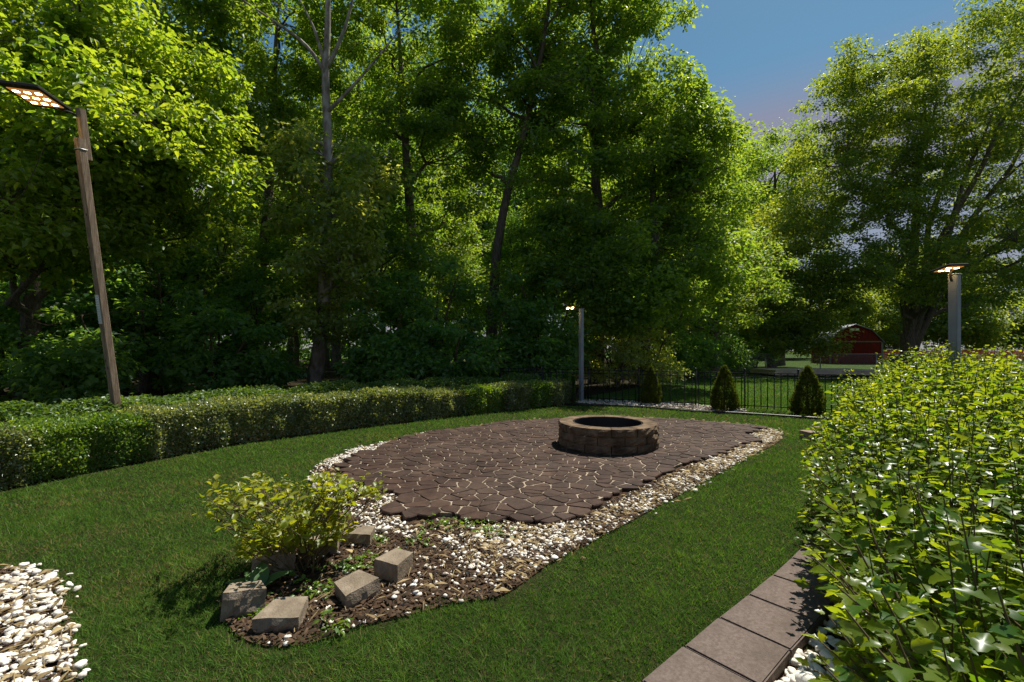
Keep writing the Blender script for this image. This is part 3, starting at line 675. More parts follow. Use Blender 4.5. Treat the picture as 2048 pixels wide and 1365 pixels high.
# ------------------------------------------------------------------ small bush, hosta, weeds
def shoot_plant(root, starts, dirs, lens, rng, lmat, smat, tmpl, leaf, step, bare=0.25, stem_r=.004, spread=.5, tipbright=.35, gravity=.25, petiole=.5):
    b = Bag(); P, D, N, S, T = [], [], [], [], []
    for s0, d0, L in zip(starts, dirs, lens):
        n = 7; pts = [np.array(s0, float)]; d = nrm(np.array(d0, float))
        for i in range(n-1):
            d = nrm(d + rng.normal(0, .10, 3) + np.array([0, 0, .06])); pts.append(pts[-1] + d*L/(n-1))
        pts = np.array(pts); b.tube(pts[::2], np.linspace(stem_r, stem_r*.35, 4), 3 if L > .6 else 4, cap=False)
        m = max(2, int(L*(1-bare)/step)); tt = np.linspace(bare, 1, m); ph = rng.uniform(0, 6.28)
        q = np.stack([np.interp(tt, np.linspace(0, 1, n), pts[:, i]) for i in range(3)], -1)
        ang = ph + np.arange(m)*2.4 + rng.normal(0, .3, m)
        out = np.stack([np.cos(ang), np.sin(ang), rng.uniform(-.15, .75, m)], -1); out = nrm(out + d*.35*tt[:, None]**2*2)
        sz = leaf*rng.uniform(.45, 1.35, m)*np.where(tt > .88, .55, 1.0)
        P.append(q + out*(sz*petiole)[:, None]*.6); D.append(out - np.array([0, 0, gravity])*rng.uniform(.3, 1.6, (m, 1))); N.append(np.array([0, 0, 1.]) + .45*rng.normal(size=(m, 3)) - out*.2)
        S.append(sz); T.append(np.clip(rng.beta(1.6, 2.6, m) + tipbright*np.maximum(0, tt-.75)*4*rng.uniform(.2, 1, m), 0, 1))
    b.build('stems', smat, root, smooth=True)
    V, Fc, t = leaves(np.vstack(P), np.vstack(D), np.vstack(N), np.concatenate(S), tmpl, rng, np.concatenate(T))
    o = link('foliage', fast_mesh('foliage', V, Fc, t), lmat, root); print(root.name, 'leaves', len(Fc)//len(tmpl[1]))
    return o

def bush():
    rng = np.random.default_rng(51); c = G(604, 1138); root = tag(empty('garden_bush', (c[0], c[1], 0.01)), 'small yellow green leafy bush with bare stems among the concrete blocks', 'bush')
    st, dr, ln = [], [], []
    for k in range(85):
        a = rng.uniform(0, 6.28); el_ = rng.uniform(.60, 1.3); s = np.array([rng.normal(0, .05), rng.normal(0, .05), -.01]); d = np.array([math.cos(a)*math.cos(el_)*1.30 - .14, math.sin(a)*math.cos(el_)*.75, math.sin(el_)*.95])
        st.append(s); dr.append(d); ln.append(rng.uniform(.27, .42))
    # side twigs
    for k in range(190):
        a = rng.uniform(0, 6.28); rr = rng.uniform(.06, .38); s = np.array([math.cos(a)*rr*1.1 - .07, math.sin(a)*rr*.75, rng.uniform(.27, .36)]); st.append(s); dr.append([math.cos(a)+rng.normal(0, .5), math.sin(a)+rng.normal(0, .5), .8]); ln.append(rng.uniform(.10, .22))
    shoot_plant(root, st, dr, ln, rng, L_rose, M_stem, T_LEAF, .050, .011, bare=.68, stem_r=.0038, tipbright=.3)
    c2 = G(740, 1062); root2 = tag(empty('leafy_sprig', (c2[0], c2[1], 0.01)), 'tall thin leafy sprig rising from the pebbles at the patio edge', 'plant')
    shoot_plant(root2, [(0, 0, -.01)], [(.22, .05, 1)], [.44], rng, L_rose, M_stem, T_LEAF, .042, .022, bare=.3, stem_r=.003)
    ch = G(516, 1190); root3 = tag(empty('hosta_plant', (ch[0], ch[1], 0.01)), 'young hosta with broad striped leaves between two concrete blocks', 'plant')
    for a, L, up in ((3.3, .17, .8), (1.9, .17, 1.25), (.5, .18, .85), (5.2, .11, .9), (2.6, .14, 1.1)):
        n = 9; V, Fc = [], []
        for i in range(n):
            t = i/(n-1); w = .075*math.sin(math.pi*min(1, t**.75))*(1 if t < 1 else 0)*(L/.17)*.55 + .003; x = L*t*math.cos(up*(1-.6*t)); z = L*(math.sin(up)*t - .35*t*t)
            for q in (-1, -.5, 0, .5, 1): V.append((x, q*w, z + .35*w*abs(q)))
        for i in range(n-1):
            for q in range(4): Fc.append([i*5+q, i*5+q+1, i*5+q+6, i*5+q+5])
        o = link('leaf', py_mesh('leaf', V, Fc, True), L_hosta, root3); o.rotation_euler = (0, 0, a)
    P = []
    for (px, py, n, s) in ((620, 1190, 26, .10), (690, 1150, 22, .08), (735, 1130, 14, .06), (960, 1060, 26, .08), (890, 1055, 18, .07), (560, 1225, 12, .05), (1000, 1075, 10, .05), (520, 1235, 10, .05), (660, 1260, 12, .05), (760, 1090, 12, .05), (840, 1090, 10, .06)):
        g = G(px, py)
        for _ in range(n): P.append((g[0] + rng.normal(0, s), g[1] + rng.normal(0, s*.7), .02 + abs(rng.normal(0, .022))))
    P = np.array(P); n = len(P); per = 4; P = np.repeat(P, per, 0) + rng.normal(0, .012, (n*per, 3))*np.array([1, 1, .4]); P[:, 2] = np.maximum(P[:, 2], .015)
    V, Fc, t = leaves(P, np.column_stack([rng.normal(size=(n*per, 2)), rng.normal(0, .2, n*per)]), np.array([0, 0, 1.]) + .4*rng.normal(size=(n*per, 3)), .028*rng.uniform(.6, 1.3, n*per), T_LEAF, rng)
    tag(link('low_weeds', fast_mesh('low_weeds', V, Fc, t), L_h2), 'low green weeds creeping over the mulch and patio edge', 'weeds', kind='stuff')
bush()

# ------------------------------------------------------------------ clipped hedge on the wood side
def hedge_shrubs():
    rng = np.random.default_rng(61)
    seg = np.linalg.norm(np.diff(HEDGE, axis=0), axis=1); S = np.concatenate([[0], np.cumsum(seg)])
    def at(s): return np.stack([np.interp(s, S, HEDGE[:, i]) for i in (0, 1)], -1)
    def nor(s):
        d = nrm(at(s + .15) - at(s - .15)); return np.stack([-d[..., 1], d[..., 0]], -1)     # points to the wood
    cuts = [0, 1.35, 2.4, 3.35, 4.3, 5.3, 6.35, 7.35, 8.25, 9.15, 9.9, 10.55, S[-1]+.05]; kinds = [1, 1, 2, 1, 1, 1, 1, 1, 2, 1, 2, 1]
    names = {1: 'olive green clipped shrub with pale leaf edges', 2: 'bright green clipped shrub'}
    for k, (a, b_) in enumerate(zip(cuts[:-1], cuts[1:])):
        L = b_ - a + .10; depth = .74; H = .57 + rng.uniform(-.05, .045) - .012*k*.3
        c = at(np.array(a + (b_-a)/2)); root = empty('clipped_shrub', (c[0], c[1], 0))
        near = c[1] < 6; n = int(L*(13500 if near else 7800)); sz = .035 if near else .042
        s = rng.uniform(a - .04, b_ + .06, n); e = np.clip(np.minimum(s - a + .06, b_ + .06 - s)/.16, 0, 1)**.5     # rounded ends
        pr = rng.uniform(0, 1, n); u = np.zeros(n); z = np.zeros(n); depth_in = rng.exponential(.045, n)
        f = pr < .46; t_ = (pr >= .46) & (pr < .88); bk = pr >= .88
        bulge = lambda zz: .05*np.sin(np.clip(zz/H, 0, 1)*math.pi)
        zz = rng.uniform(0.02, 1, n)*H
        lump = .035*np.sin(s*7.3 + k)*np.sin(zz*9) + .02*np.sin(s*17)
        u[f] = (.06 + depth_in - bulge(zz) - lump + .05*(1-e))[f]; z[f] = zz[f]
        uu = rng.uniform(0, 1, n)*depth; crown = .06*np.clip(np.minimum(uu, depth-uu)/.2, 0, 1)**.6 - .06
        u[t_] = uu[t_]; z[t_] = (H*(.93 + .07*e) + crown - depth_in*.8 + .02*np.sin(s*6 + k)*np.sin(uu*8) + .014*rng.normal(size=n) + .018*np.sin(s*13))[t_]
        u[bk] = (depth - depth_in)[bk]; z[bk] = zz[bk]
        stray = rng.uniform(0, 1, n) < .03; z[stray & t_] += rng.uniform(0, .06, n)[stray & t_]
        p2 = at(s) + nor(s)*u[:, None]; P = np.column_stack([p2 - c, np.maximum(z, .02)])
        nn = nor(s); O = np.column_stack([np.where(f, -1, np.where(bk, 1, 0))[:, None]*nn, np.where(t_, 1.0, .35)])
        N = O + .7*rng.normal(size=(n, 3)); D = O*.5 + rng.normal(size=(n, 3)) + np.array([0, 0, .25])
        V, Fc, tt = leaves(P, D, N, sz*rng.uniform(.6, 1.25, n), T_DIA, rng, np.clip(rng.beta(1.3, 2.0, n) + .12*np.sin(s*5+k), 0, 1))
        link('foliage', fast_mesh('foliage', V, Fc, tt), L_h1 if kinds[k] == 1 else L_h2, root)
        b = Bag()
        for q in range(int(L*60)):
            ss = rng.uniform(a, b_); g0 = at(np.array(ss)) + nor(np.array(ss))*rng.uniform(.2, .55) - c; g1 = at(np.array(ss + rng.normal(0, .15))) + nor(np.array(ss))*rng.uniform(.12, .65) - c
            b.tube(curve(np.array([*g0, -.02]), np.array([*g1, H*rng.uniform(.6, .95)]), 5, rng, wob=.05), np.linspace(.006, .002, 5), 4, cap=False)
        b.build('stems', M_twig, root)
        pos = 'in the row beside the leaning timber post' if k < 6 else 'in the row toward the grey lamp post'
        tag(root, f'{names[kinds[k]]} {pos}', 'shrub', 'clipped shrubs of the front hedge')
    # lower, darker second row behind
    for k in range(9):
        a = .4 + k*1.28; b_ = a + 1.42; H = .62 + rng.uniform(-.05, .08); depth = 1.05; n = 6500
        c = at(np.array(a + .65)) + nor(np.array(a+.65))*1.55; root = empty('low_shrub', (c[0], c[1], 0))
        s = rng.uniform(a, b_, n); u = rng.uniform(.98, .98 + depth, n); e = np.clip(np.minimum(s-a, b_-s)/.3, 0, 1)*np.clip(np.minimum(u-.95, 2.05-u)/.25, 0, 1)
        z = H*(.62 + .38*e**.45) - rng.exponential(.05, n) + .02*rng.normal(size=n) + .03*np.sin(s*5)*np.sin(u*6 + k)
        low = rng.uniform(0, 1, n) < .25; z[low] = rng.uniform(.05, .8, n)[low]*z[low]; u[low] = (.98 + rng.exponential(.06, n))[low]
        P = np.column_stack([at(s) + nor(s)*u[:, None] - c, np.maximum(z, .03)])
        V, Fc, tt = leaves(P, rng.normal(size=(n, 3))*np.array([1, 1, .5]), np.array([0, 0, 1.]) + .6*rng.normal(size=(n, 3)), .050*rng.uniform(.6, 1.3, n), T_DIA, rng)
        link('foliage', fast_mesh('foliage', V, Fc, tt), L_h3, root)
        b = Bag()
        for q in range(40):
            ss = rng.uniform(a+.1, b_-.1); g0 = at(np.array(ss)) + nor(np.array(ss))*rng.uniform(1.2, 1.8) - c; g1 = g0 + rng.normal(0, .18, 2)
            b.tube(curve(np.array([*g0, -.02]), np.array([*g1, H*.85]), 4, rng), np.linspace(.007, .002, 4), 4, cap=False)
        tag(b.build('stems', M_twig, root), kind='stuff')
        tag(root, 'low spreading dark green shrub behind the clipped hedge at the wood edge', 'shrub', 'low shrubs of the second row')
hedge_shrubs()

# ------------------------------------------------------------------ lobed-leaf hedge beside the pavers
def lobed_hedge():
    rng = np.random.default_rng(71)
    seg = np.linalg.norm(np.diff(CL, axis=0), axis=1); S = np.concatenate([[0], np.cumsum(seg)])
    def at(s): return np.stack([np.interp(s, S, CL[:, i]) for i in (0, 1)], -1)
    def nor(s):
        d = nrm(at(s+.2) - at(s-.2)); return np.stack([-d[..., 1], d[..., 0]], -1)      # points left, to the lawn
    parts = ((.15, 1.55, 150, .58, 'lobed leaf shrub with pale glossy leaves overhanging the mauve pavers', T_LOBE, .060), (1.45, 3.1, 190, .62, 'lobed leaf shrub with upright shoots beyond the last visible paver', T_LOBE, .056),
             (3.0, 5.2, 250, .72, 'lobed leaf shrub taller than its neighbours below the broad grey lamp post', T_L4, .062), (5.1, 8.2, 300, .85, 'flat topped leafy shrub where the hedge meets the black fence', T_L4, .062))
    for (a, b_, n, hw, lab, tm, lf) in parts:
        c = at(np.array((a+b_)/2)); root = tag(empty('hedge_shrub', (c[0], c[1], 0)), lab, 'shrub', 'shrubs of the lobed leaf hedge')
        st, dr, ln = [], [], []
        def top(s, v):                       # v: -1 right side .. 1 lawn side
            base = np.interp(s, [0, 1.6, 3.0, 3.8, 4.7, 9], [.80, .87, .92, 1.02, 1.26, 1.31]); return base*(1 - .30*max(0, v)**2 - .12*max(0, -v)**2)
        for k in range(n):
            s = rng.uniform(a, b_); v = rng.uniform(-1, 1); p = at(np.array(s)) + nor(np.array(s))*v*hw*.72 - c; h = top(s, v)*rng.uniform(.74, 1.12)
            lean = nor(np.array(s))*v*.30
            st.append((*p, -.02)); dr.append((lean[0] + rng.normal(0, .06), lean[1] + rng.normal(0, .06), 1)); ln.append(h)
        for k in range(int(n*1.9)):          # side shoots filling the faces
            s = rng.uniform(a, b_); v = 1 if rng.uniform() < .55 else rng.uniform(-1, 1); z0 = rng.uniform(.12, .8)*top(s, v)
            p = at(np.array(s)) + nor(np.array(s))*v*hw*.80 - c; nn = nor(np.array(s))
            st.append((*p, z0)); dr.append((nn[0]*v*.9 + rng.normal(0, .4), nn[1]*v*.9 + rng.normal(0, .4), rng.uniform(.4, 1.2))); ln.append(rng.uniform(.14, .30))
        shoot_plant(root, st, dr, ln, rng, L_hib, M_stem, tm, lf, .021 if tm is T_LOBE else .022, bare=.16, stem_r=.0055, tipbright=.5, gravity=.3)
lobed_hedge()

# ------------------------------------------------------------------ fences
def black_fence():
    root = tag(empty('metal_fence', (1.9, 11.35, 0)), 'low black metal picket fence behind the small cone shaped evergreens', 'fence'); o0 = np.array([1.9, 11.35]); H = .80
    for (p, q) in zip(fence_pts[:-1], fence_pts[1:]):
        p, q = np.array(p), np.array(q); L = np.linalg.norm(q-p); d = (q-p)/L; m = max(1, round(L/1.02)); pl = L/m; a = math.atan2(d[1], d[0])
        for k in range(m):
            s0 = p + d*pl*k - o0
            b = Bag(); b.box((*s0, H/2+.02), (.028, .028, H+.04), a); t = np.linspace(0, math.pi, 7); b.tube([(*s0, H+.04 + .02*(1-math.cos(x))) for x in t], .006 + .018*np.sin(t), 8); b.build('post', M_black, root)
            for z in (.09, H-.10, H-.015):
                b = Bag(); c = s0 + d*pl/2; b.box((*c, z), (pl-.02, .014, .018), a); b.build('rail', M_black, root)
            npk = 8
            for i in range(npk):
                c = s0 + d*pl*(i+.5)/npk; b = Bag(); b.box((*c, (H-.03)/2+.02), (.018, .018, H-.05), a); b.build('picket', M_black, root)
black_fence()
def edging():
    P = [G(*p, .0) for p in [(1130,812),(1200,813),(1290,817),(1390,826),(1470,829),(1560,835),(1650,841),(1720,846)]]
    b = Bag(); P = np.array(P); P[:, 2] = .028; b.tube(P, .026, 6); tag(b.build('lawn_edging', M_black), 'black plastic lawn edging curving in front of the cone evergreens', 'edging')
edging()
def chain_link():
    rng = np.random.default_rng(81); P0, P1 = np.array([11.9, 27.0]), np.array([30.0, 24.5]); L = np.linalg.norm(P1-P0); d = (P1-P0)/L; H = 1.06
    root = tag(empty('chain_link_fence', (*P0, 0)), 'grey chain link fence crossing the far lawn before the red barn', 'fence')
    for s in np.arange(0, L+.1, 2.95):
        b = Bag(); b.tube([(*(d*s), -.05), (*(d*s), H+.03)], .03, 8); b.build('post', M_galv, root)
    b = Bag(); b.tube([(0, 0, H), (*(d*L), H)], .021, 6); b.build('top_rail', M_galv, root)
    b = Bag(); st = .085
    for s in np.arange(-H, L, st):
        for sg in (1, -1):
            s0, s1 = (s, s+H) if sg == 1 else (s+H, s); z0, z1 = 0.02, H
            if min(s0, s1) < 0 or max(s0, s1) > L: continue
            b.tube([(*(d*s0), z0), (*(d*s1), z1)], .0036, 3, cap=False)
    tag(b.build('wire_mesh', M_galv, root), kind='stuff')
    Q0 = P0; Q1 = np.array([8.2, 33.0]); dd = nrm(Q1-Q0); L2 = np.linalg.norm(Q1-Q0)
chain_link()

# ------------------------------------------------------------------ lamps
def lamp_head(root, loc, rz, w, l, tilt, cells, arm_to):
    """flat LED head: body, reflector, LED cells facing down"""
    import bmesh
    h = bevel_box('lamp_head', (w, l, .035 if w > .3 else .022), M_dark, root, b=.006, loc=loc, rz=rz); h.rotation_euler = (tilt[0], tilt[1], rz)
    r = bevel_box('reflector', (w*.80, l*.72, .006), M_lens, h, b=.001, loc=(0, .02*l, -.0195 if w > .3 else -.013))
    nx, ny = cells
    for i in range(nx):
        for j in range(ny):
            bevel_box('led', (w*.80/nx*.50, l*.72/ny*.30, .006), M_led, r, b=.002, loc=((i+.5)/nx*w*.8 - w*.4, (j+.5)/ny*l*.72 - l*.36, -.0045))
    b = Bag(); b.tube(arm_to, .013, 8); b.build('bracket', M_dark, root)
    return h

def timber_post():
    B = np.array([-5.10, 5.95, 0.0]); top = W(150, 215, 5.42); root = tag(empty('leaning_lamp_post', B), 'leaning weathered timber post with a lit flat lamp above the hedge', 'lamp post')
    ax = top - B; L = np.linalg.norm(ax); ax /= L
    nx = nrm(np.cross(np.array([.35, 1, 0]), ax)); ny = np.cross(ax, nx)
    def P(u, v, s): return nx*u + ny*v + ax*s
    def post(w, s0, s1, name, par, off=(0, 0)):
        h = w/2; c = .007; prof = [(-h+c,-h),(h-c,-h),(h,-h+c),(h,h-c),(h-c,h),(-h+c,h),(-h,h-c),(-h,-h+c)]; ss = np.linspace(s0, s1, 9); V = [P(u+off[0], v+off[1], s) for s in ss for u, v in prof]
        Fc = [[i*8+j, i*8+(j+1) % 8, i*8+8+(j+1) % 8, i*8+8+j] for i in range(8) for j in range(8)] + [list(range(7, -1, -1)), list(range(64, 72))]
        return link(name, py_mesh(name, V, Fc), M_wood, par)
    shaft = post(.082, -.1, L*.915, 'shaft', root); post(.074, L*.86, L, 'top_extension', root, (-.014, .060))
    b = Bag(); 
    for s in (L*.885,): b.tube([P(-.044, -.044, s), P(.044, -.044, s), P(.044, .044, s), P(-.044, .044, s), P(-.044, -.044, s)], .006, 6)
    b.build('strap', M_galv, root)
    for s, u, v in ((1.15, -.01, -.0418), (1.06, .012, -.0418), (2.55, -.018, -.0418), (2.95, .01, -.0418)):
        t = np.linspace(0, 6.283, 11)[:-1]; V = [P(u + .012*math.cos(x), v, s + .019*math.sin(x)) for x in t]; link('knot', py_mesh('knot', V, [list(range(10))]), M_knot, shaft)
    s0, s1 = 1.62, 1.98
    V = [P(u, v, s) for s in (s0, s1) for u, v in ((-.038, -.045), (.026, -.045), (.026, -.0405), (-.038, -.0405))]
    pl = link('sign_plate', py_mesh('sign_plate', V, [[0,1,5,4],[1,2,6,5],[2,3,7,6],[3,0,4,7],[3,2,1,0],[4,5,6,7]]), M_plate, root)
    rng = np.random.default_rng(3)
    for i, s in enumerate(np.linspace(s0+.03, s1-.03, 11)):
        for u0 in (-.034, -.008):
            w = rng.uniform(.008, .022); V = [P(u0, -.0456, s), P(u0+w, -.0456, s), P(u0+w, -.0456, s+.005), P(u0, -.0456, s+.005)]; link('print_line', py_mesh('print_line', V, [[0,1,2,3]]), M_ink, pl)
    hc = np.array([-5.30, 5.06, 4.10]) - B
    lamp_head(root, hc, math.radians(16), .36, .55, (math.radians(3), math.radians(0)), (3, 3), [top - B - ax*.12 + ny*.06, top - B - ax*.05 - nx*.08, hc + np.array([-.02, .24, -.01])])
timber_post()

def grey_post(px, d, h, w, base_z, rz, lab, head, hoff, hw, hl, cells, tilt):
    X = (px - 1024)/F*d; root = tag(empty('lamp_post', (X, d, 0)), lab, 'lamp post')
    import bmesh
    bevel_box('post', (w, w, h + .1), M_grey, root, b=.006, segs=2, loc=(0, 0, h/2 - .05), rz=rz)
    b = Bag(); b.box((0, 0, h + .008), (w+.008, w+.008, .014), rz); b.build('post_cap', M_grey, root)
    lamp_head(root, hoff, 0, hw, hl, tilt, cells, [(-w*.45, -w*.1, h-.07), (-w*.7, -w*.2, h-.04), (hoff[0]*.7, hoff[1]*.7, hoff[2]-.005)])
grey_post(1162.5, 11.3, 2.29, .092, 0, .5, 'slim blue grey lamp post standing at the hedge end by the fence', None, (-.28, -.05, 2.33), .27, .30, (2, 2), (math.radians(-9), math.radians(-3)))
grey_post(1909, 5.45, 2.17, .088, 0, .38, 'thicker light grey lamp post rising out of the leafy hedge', None, (-.125, -.06, 2.245), .23, .26, (2, 2), (math.radians(-9), math.radians(-2)))

# ------------------------------------------------------------------ cone evergreens
def evergreens():
    rng = np.random.default_rng(91); n = 9000
    root = empty('cone_evergreen'); h = rng.uniform(0, 1, n)**1.35; a = rng.uniform(0, 6.283, n)
    prof = np.interp(h, [0, .06, .25, .6, .85, 1], [.20, .245, .25, .165, .085, .008]); lump = 1 + .10*np.sin(a*5 + h*9) + .08*np.sin(a*9 - h*16)
    rr = prof*lump*rng.uniform(.55, 1.06, n)**.5
    P = np.column_stack([rr*np.cos(a), rr*np.sin(a), .03 + h*.90]); O = np.column_stack([np.cos(a), np.sin(a), np.zeros(n)])
    D = O*.55 + np.array([0, 0, 1.]) + .35*rng.normal(size=(n, 3)); N = np.cross(O, [0, 0, 1]) + .6*rng.normal(size=(n, 3))
    V, Fc, t = leaves(P, D, N, .052*rng.uniform(.6, 1.2, n), T_FAN, rng); link('foliage', fast_mesh('foliage', V, Fc, t), L_thuja, root)
    b = Bag(); b.tube([(0, 0, -.05), (0, 0, .8)], np.array([.022, .006]), 6); b.build('trunk', M_twig, root)
    for i, (px, py, sc, lab) in enumerate(((1307, 811, .93, 'small dark cone evergreen at the fence closest to the slim post'), (1457, 825, .99, 'small cone evergreen standing at the middle of the fence'), (1628, 834, 1.0, 'small cone evergreen at the fence below the pale deck'))):
        p = G(px, py); o = root if i == 0 else copy_tree(root, p); o.location = tuple(p + np.array([0, .18, 0])); o.rotation_euler = (0, 0, i*1.9); o.scale = (sc*(.92 + .06*i), sc*(.92+.06*i), sc)
        tag(o, lab, 'evergreen', 'cone evergreens along the fence')
evergreens()

# ------------------------------------------------------------------ far lawn: deck, barn, barrier
def deck():
    root = tag(empty('low_deck', (15.3, 23.1, 0)), 'low pale wooden deck on the lawn before the chain link fence', 'deck')
    for i in range(14): bevel_box('board', (5.0, .165, .05), M_slab, root, b=.008, loc=(0, -1.15 + i*.178, .285))
    for y in (-1.225, 1.25): bevel_box('fascia', (5.06, .05, .20), M_slab, root, b=.008, loc=(0, y, .158))
    for x in (-2.49, 2.49): bevel_box('fascia', (.05, 2.40, .20), M_slab, root, b=.008, loc=(x, .01, .157))
    for x in (-2.2, 0, 2.2):
        for y in (-1.0, 1.0): bevel_box('foot', (.2, .2, .26), M_slab, root, b=.008, loc=(x, y, .12))
    root.rotation_euler = (0, 0, -.05)
deck()
def barn():
    p = G(1690, 727); c = np.array([32.0, 43.8]); rz = math.radians(-17)
    root = tag(empty('red_barn', (*c, 0), rz), 'red barn shaped shed with grey gambrel roof beyond the chain link fence', 'shed')
    w, l, hw, hm, hp = 4.1, 5.0, 2.05, 3.05, 3.55; prof = [(-w/2, 0), (w/2, 0), (w/2, hw), (w*.30, hm), (0, hp), (-w*.30, hm), (-w/2, hw)]
    V = [(x, y, z) for y in (-l/2, l/2) for x, z in prof]; n = 7
    link('wall', py_mesh('wall', V, [list(range(n)), list(range(2*n-1, n-1, -1))] + [[i, n+i, n+(i+1) % n, (i+1) % n][::-1] for i in range(n)]), M_red, root)
    b = Bag()
    for x in np.arange(-w/2+.2, w/2, .22):
        zt = np.interp(x, [p_[0] for p_ in prof[2:][::-1]], [p_[1] for p_ in prof[2:][::-1]]); b.box((x, -l/2-.006, (zt-.04)/2), (.035, .014, zt-.06))
    tag(b.build('battens', M_red, root), kind='stuff')
    rp = [(-w/2-.14, hw-.12), (-w*.30, hm+.03), (0, hp+.04), (w*.30, hm+.03), (w/2+.14, hw-.12)]
    rt = [(x*1.012, z+.06) for x, z in rp]; L2 = l/2 + .14
    V = [(x, y, z) for y in (-L2, L2) for x, z in rp + rt[::-1]]; m = 10
    rf = link('roof', py_mesh('roof', V, [list(range(m)), list(range(2*m-1, m-1, -1))] + [[i, (i+1) % m, m+(i+1) % m, m+i][::-1] for i in range(m)]), M_roof, root)
    b = Bag()
    for y in np.arange(-L2+.1, L2, .3):
        for (p0, p1) in zip(rt[:-1], rt[1:]): b.tube([(p0[0], y, p0[1]+.005), (p1[0], y, p1[1]+.005)], .018, 4)
    tag(b.build('roof_ribs', M_roof, rf), kind='stuff')
    for x in (-w/2+.05, w/2-.05): bevel_box('corner_trim', (.12, .05, hw-.1), M_trim, root, b=.005, loc=(x, -l/2-.03, hw/2))
    bevel_box('corner_trim', (.05, .14, hw-.2), M_trim, root, b=.005, loc=(w/2+.03, -l/2+.07, hw/2-.05))
    bevel_box('band_board', (w-.2, .05, .10), M_trim, root, b=.005, loc=(0, -l/2-.03, hw))
    for k, y in enumerate((-.55, .75)):
        dr = bevel_box('door', (.06, 1.2, 1.75), M_red, root, b=.006, loc=(w/2+.035, y, .98))
        for q in (-.57, .57): bevel_box('door_trim', (.03, .08, 1.7), M_trim, dr, b=.004, loc=(.04, q, 0))
        bevel_box('handle', (.05, .03, .18), M_steel, dr, b=.004, loc=(.045, .45 if k == 0 else -.45, 0))
    bevel_box('gable_sign', (.72, .03, .22), M_white, root, b=.004, loc=(-.1, -l/2-.035, 3.15))
    bevel_box('skirt', (w-.1, l-.1, .10), M_trim, root, b=.005, loc=(0, 0, .02))
    o = tag(empty('dark_bin', (c[0]+2.9, c[1]-2.3, 0)), 'dark bin standing beside the red barn door', 'bin')
    t = np.linspace(0, 6.283, 17)[:-1]; prof2 = [(.36, 0), (.42, .8), (.45, .82), (.45, .88), (.2, .95), (.01, .97)]
    V = [(r_*math.cos(x), r_*math.sin(x), z) for r_, z in prof2 for x in t]; link('body', py_mesh('body', V, [[i*16+j, i*16+(j+1) % 16, i*16+16+(j+1) % 16, i*16+16+j] for i in range(5) for j in range(16)], True), M_dark, o)
    b = Bag(); b.tube([(-.3, -.3, .9), (-.3, -.42, .94), (.3, -.42, .94), (.3, -.3, .9)], .02, 6); b.build('handle', M_dark, o)
barn()
def barrier():
    P0, P1 = np.array([38.5, 50.0]), np.array([62.0, 49.0]); d = nrm(P1-P0); L = np.linalg.norm(P1-P0)
    root = tag(empty('barrier_fence', (*P0, 0)), 'long red orange mesh barrier fence behind the big maple', 'fence'); a = math.atan2(d[1], d[0])
    b = Bag(); rng = np.random.default_rng(5)
    for z in np.arange(.25, 1.21, .115): b.box((*(d*L/2), z), (L, .02, .075), a)
    for s in np.arange(0, L, .16): b.box((*(d*s), .73), (.05, .026, 1.0), a)
    tag(b.build('mesh', M_orange, root), kind='stuff')
    for s in np.arange(0, L+.1, 2.6): b = Bag(); b.box((*(d*s + np.array([0, .05])), .68), (.06, .06, 1.4), a); b.build('post', M_trim, root)
    b = Bag(); b.box((*(d*L/2 + np.array([0, .05])), 1.33), (L, .05, .06), a); b.build('top_rail', M_galv, root)
barrier()

# ------------------------------------------------------------------ trees
def R(s): return np.random.default_rng(s)
GW = 'trees of the wood'
# near tree with large bright leaves at the wood edge
make_tree('broadleaf_tree', 'near broadleaf tree with large bright yellow green leaves overhanging the lamp', 'tree', ((40-1024)/F*9.6, 9.6),
    [ell(130,250,7.2,240,110,1.6), ell(-60,130,7.6,220,190,2), ell(300,270,8.2,120,90,1.3), ell(-40,400,6.8,200,110,1.4), ell(400,380,8.8,80,80,1.1), ell(150,90,9,280,110,1.6), ell(180,420,8.6,160,70,1.2), ell(320,130,8.8,120,90,1.3), ell(455,300,9,55,60,.8), ell(300,450,8.6,110,60,1), ell(90,500,8.4,150,60,1), ell(420,180,9.2,70,50,.8)],
    520, 105, .112, L_big, M_bark, .17, R(101), tmpl=T_L4, cr=(.22, .52), limbs=18, group=GW, up=.7, tbias=.02, flat=.8)
make_tree('tall_tree', 'tall dense tree rising behind the leaning timber post', 'tree', ((300-1024)/F*14, 14), [ell(300,60,14,220,190,3), ell(440,170,14,130,190,2.4), ell(150,430,13,220,150,2.5), ell(370,470,13,160,130,2), ell(40,560,12.5,160,120,2)], 270, 175, 0.152, L_mid, M_bark, .22, R(102), group=GW)
# sycamore
T3 = [W(628,775,13.6)*np.array([1,1,0]) + np.array([0,0,-.1]), W(634,720,13.6), W(650,640,13.5), W(647,560,13.55), W(656,470,13.6), W(652,390,13.65), W(658,310,13.6), W(653,220,13.6), W(650,130,13.55), W(657,60,13.6), W(654,0,13.6), W(665,-200,13.6), W(660,-420,13.6)]
make_tree('sycamore_tree', 'sycamore with pale mottled trunk and bare upper limbs', 'tree', T3[0][:2], [ell(660,350,12.9,100,75,1.3), ell(665,460,12.8,105,85,1.3), ell(655,580,12.7,90,85,1.2), ell(640,-220,13.6,220,110,2), ell(740,340,13.2,60,45,.9), ell(600,310,13.2,55,45,.8), ell(640,650,12.8,70,45,.9)], 150, 120, .150, L_syc, M_syc, .20, R(103), tmpl=T_L4, trunk=T3, cr=(.40, .70), limbs=12, group=GW)
syc = [o for o in bpy.data.objects if o.name.startswith('sycamore_tree')][0]
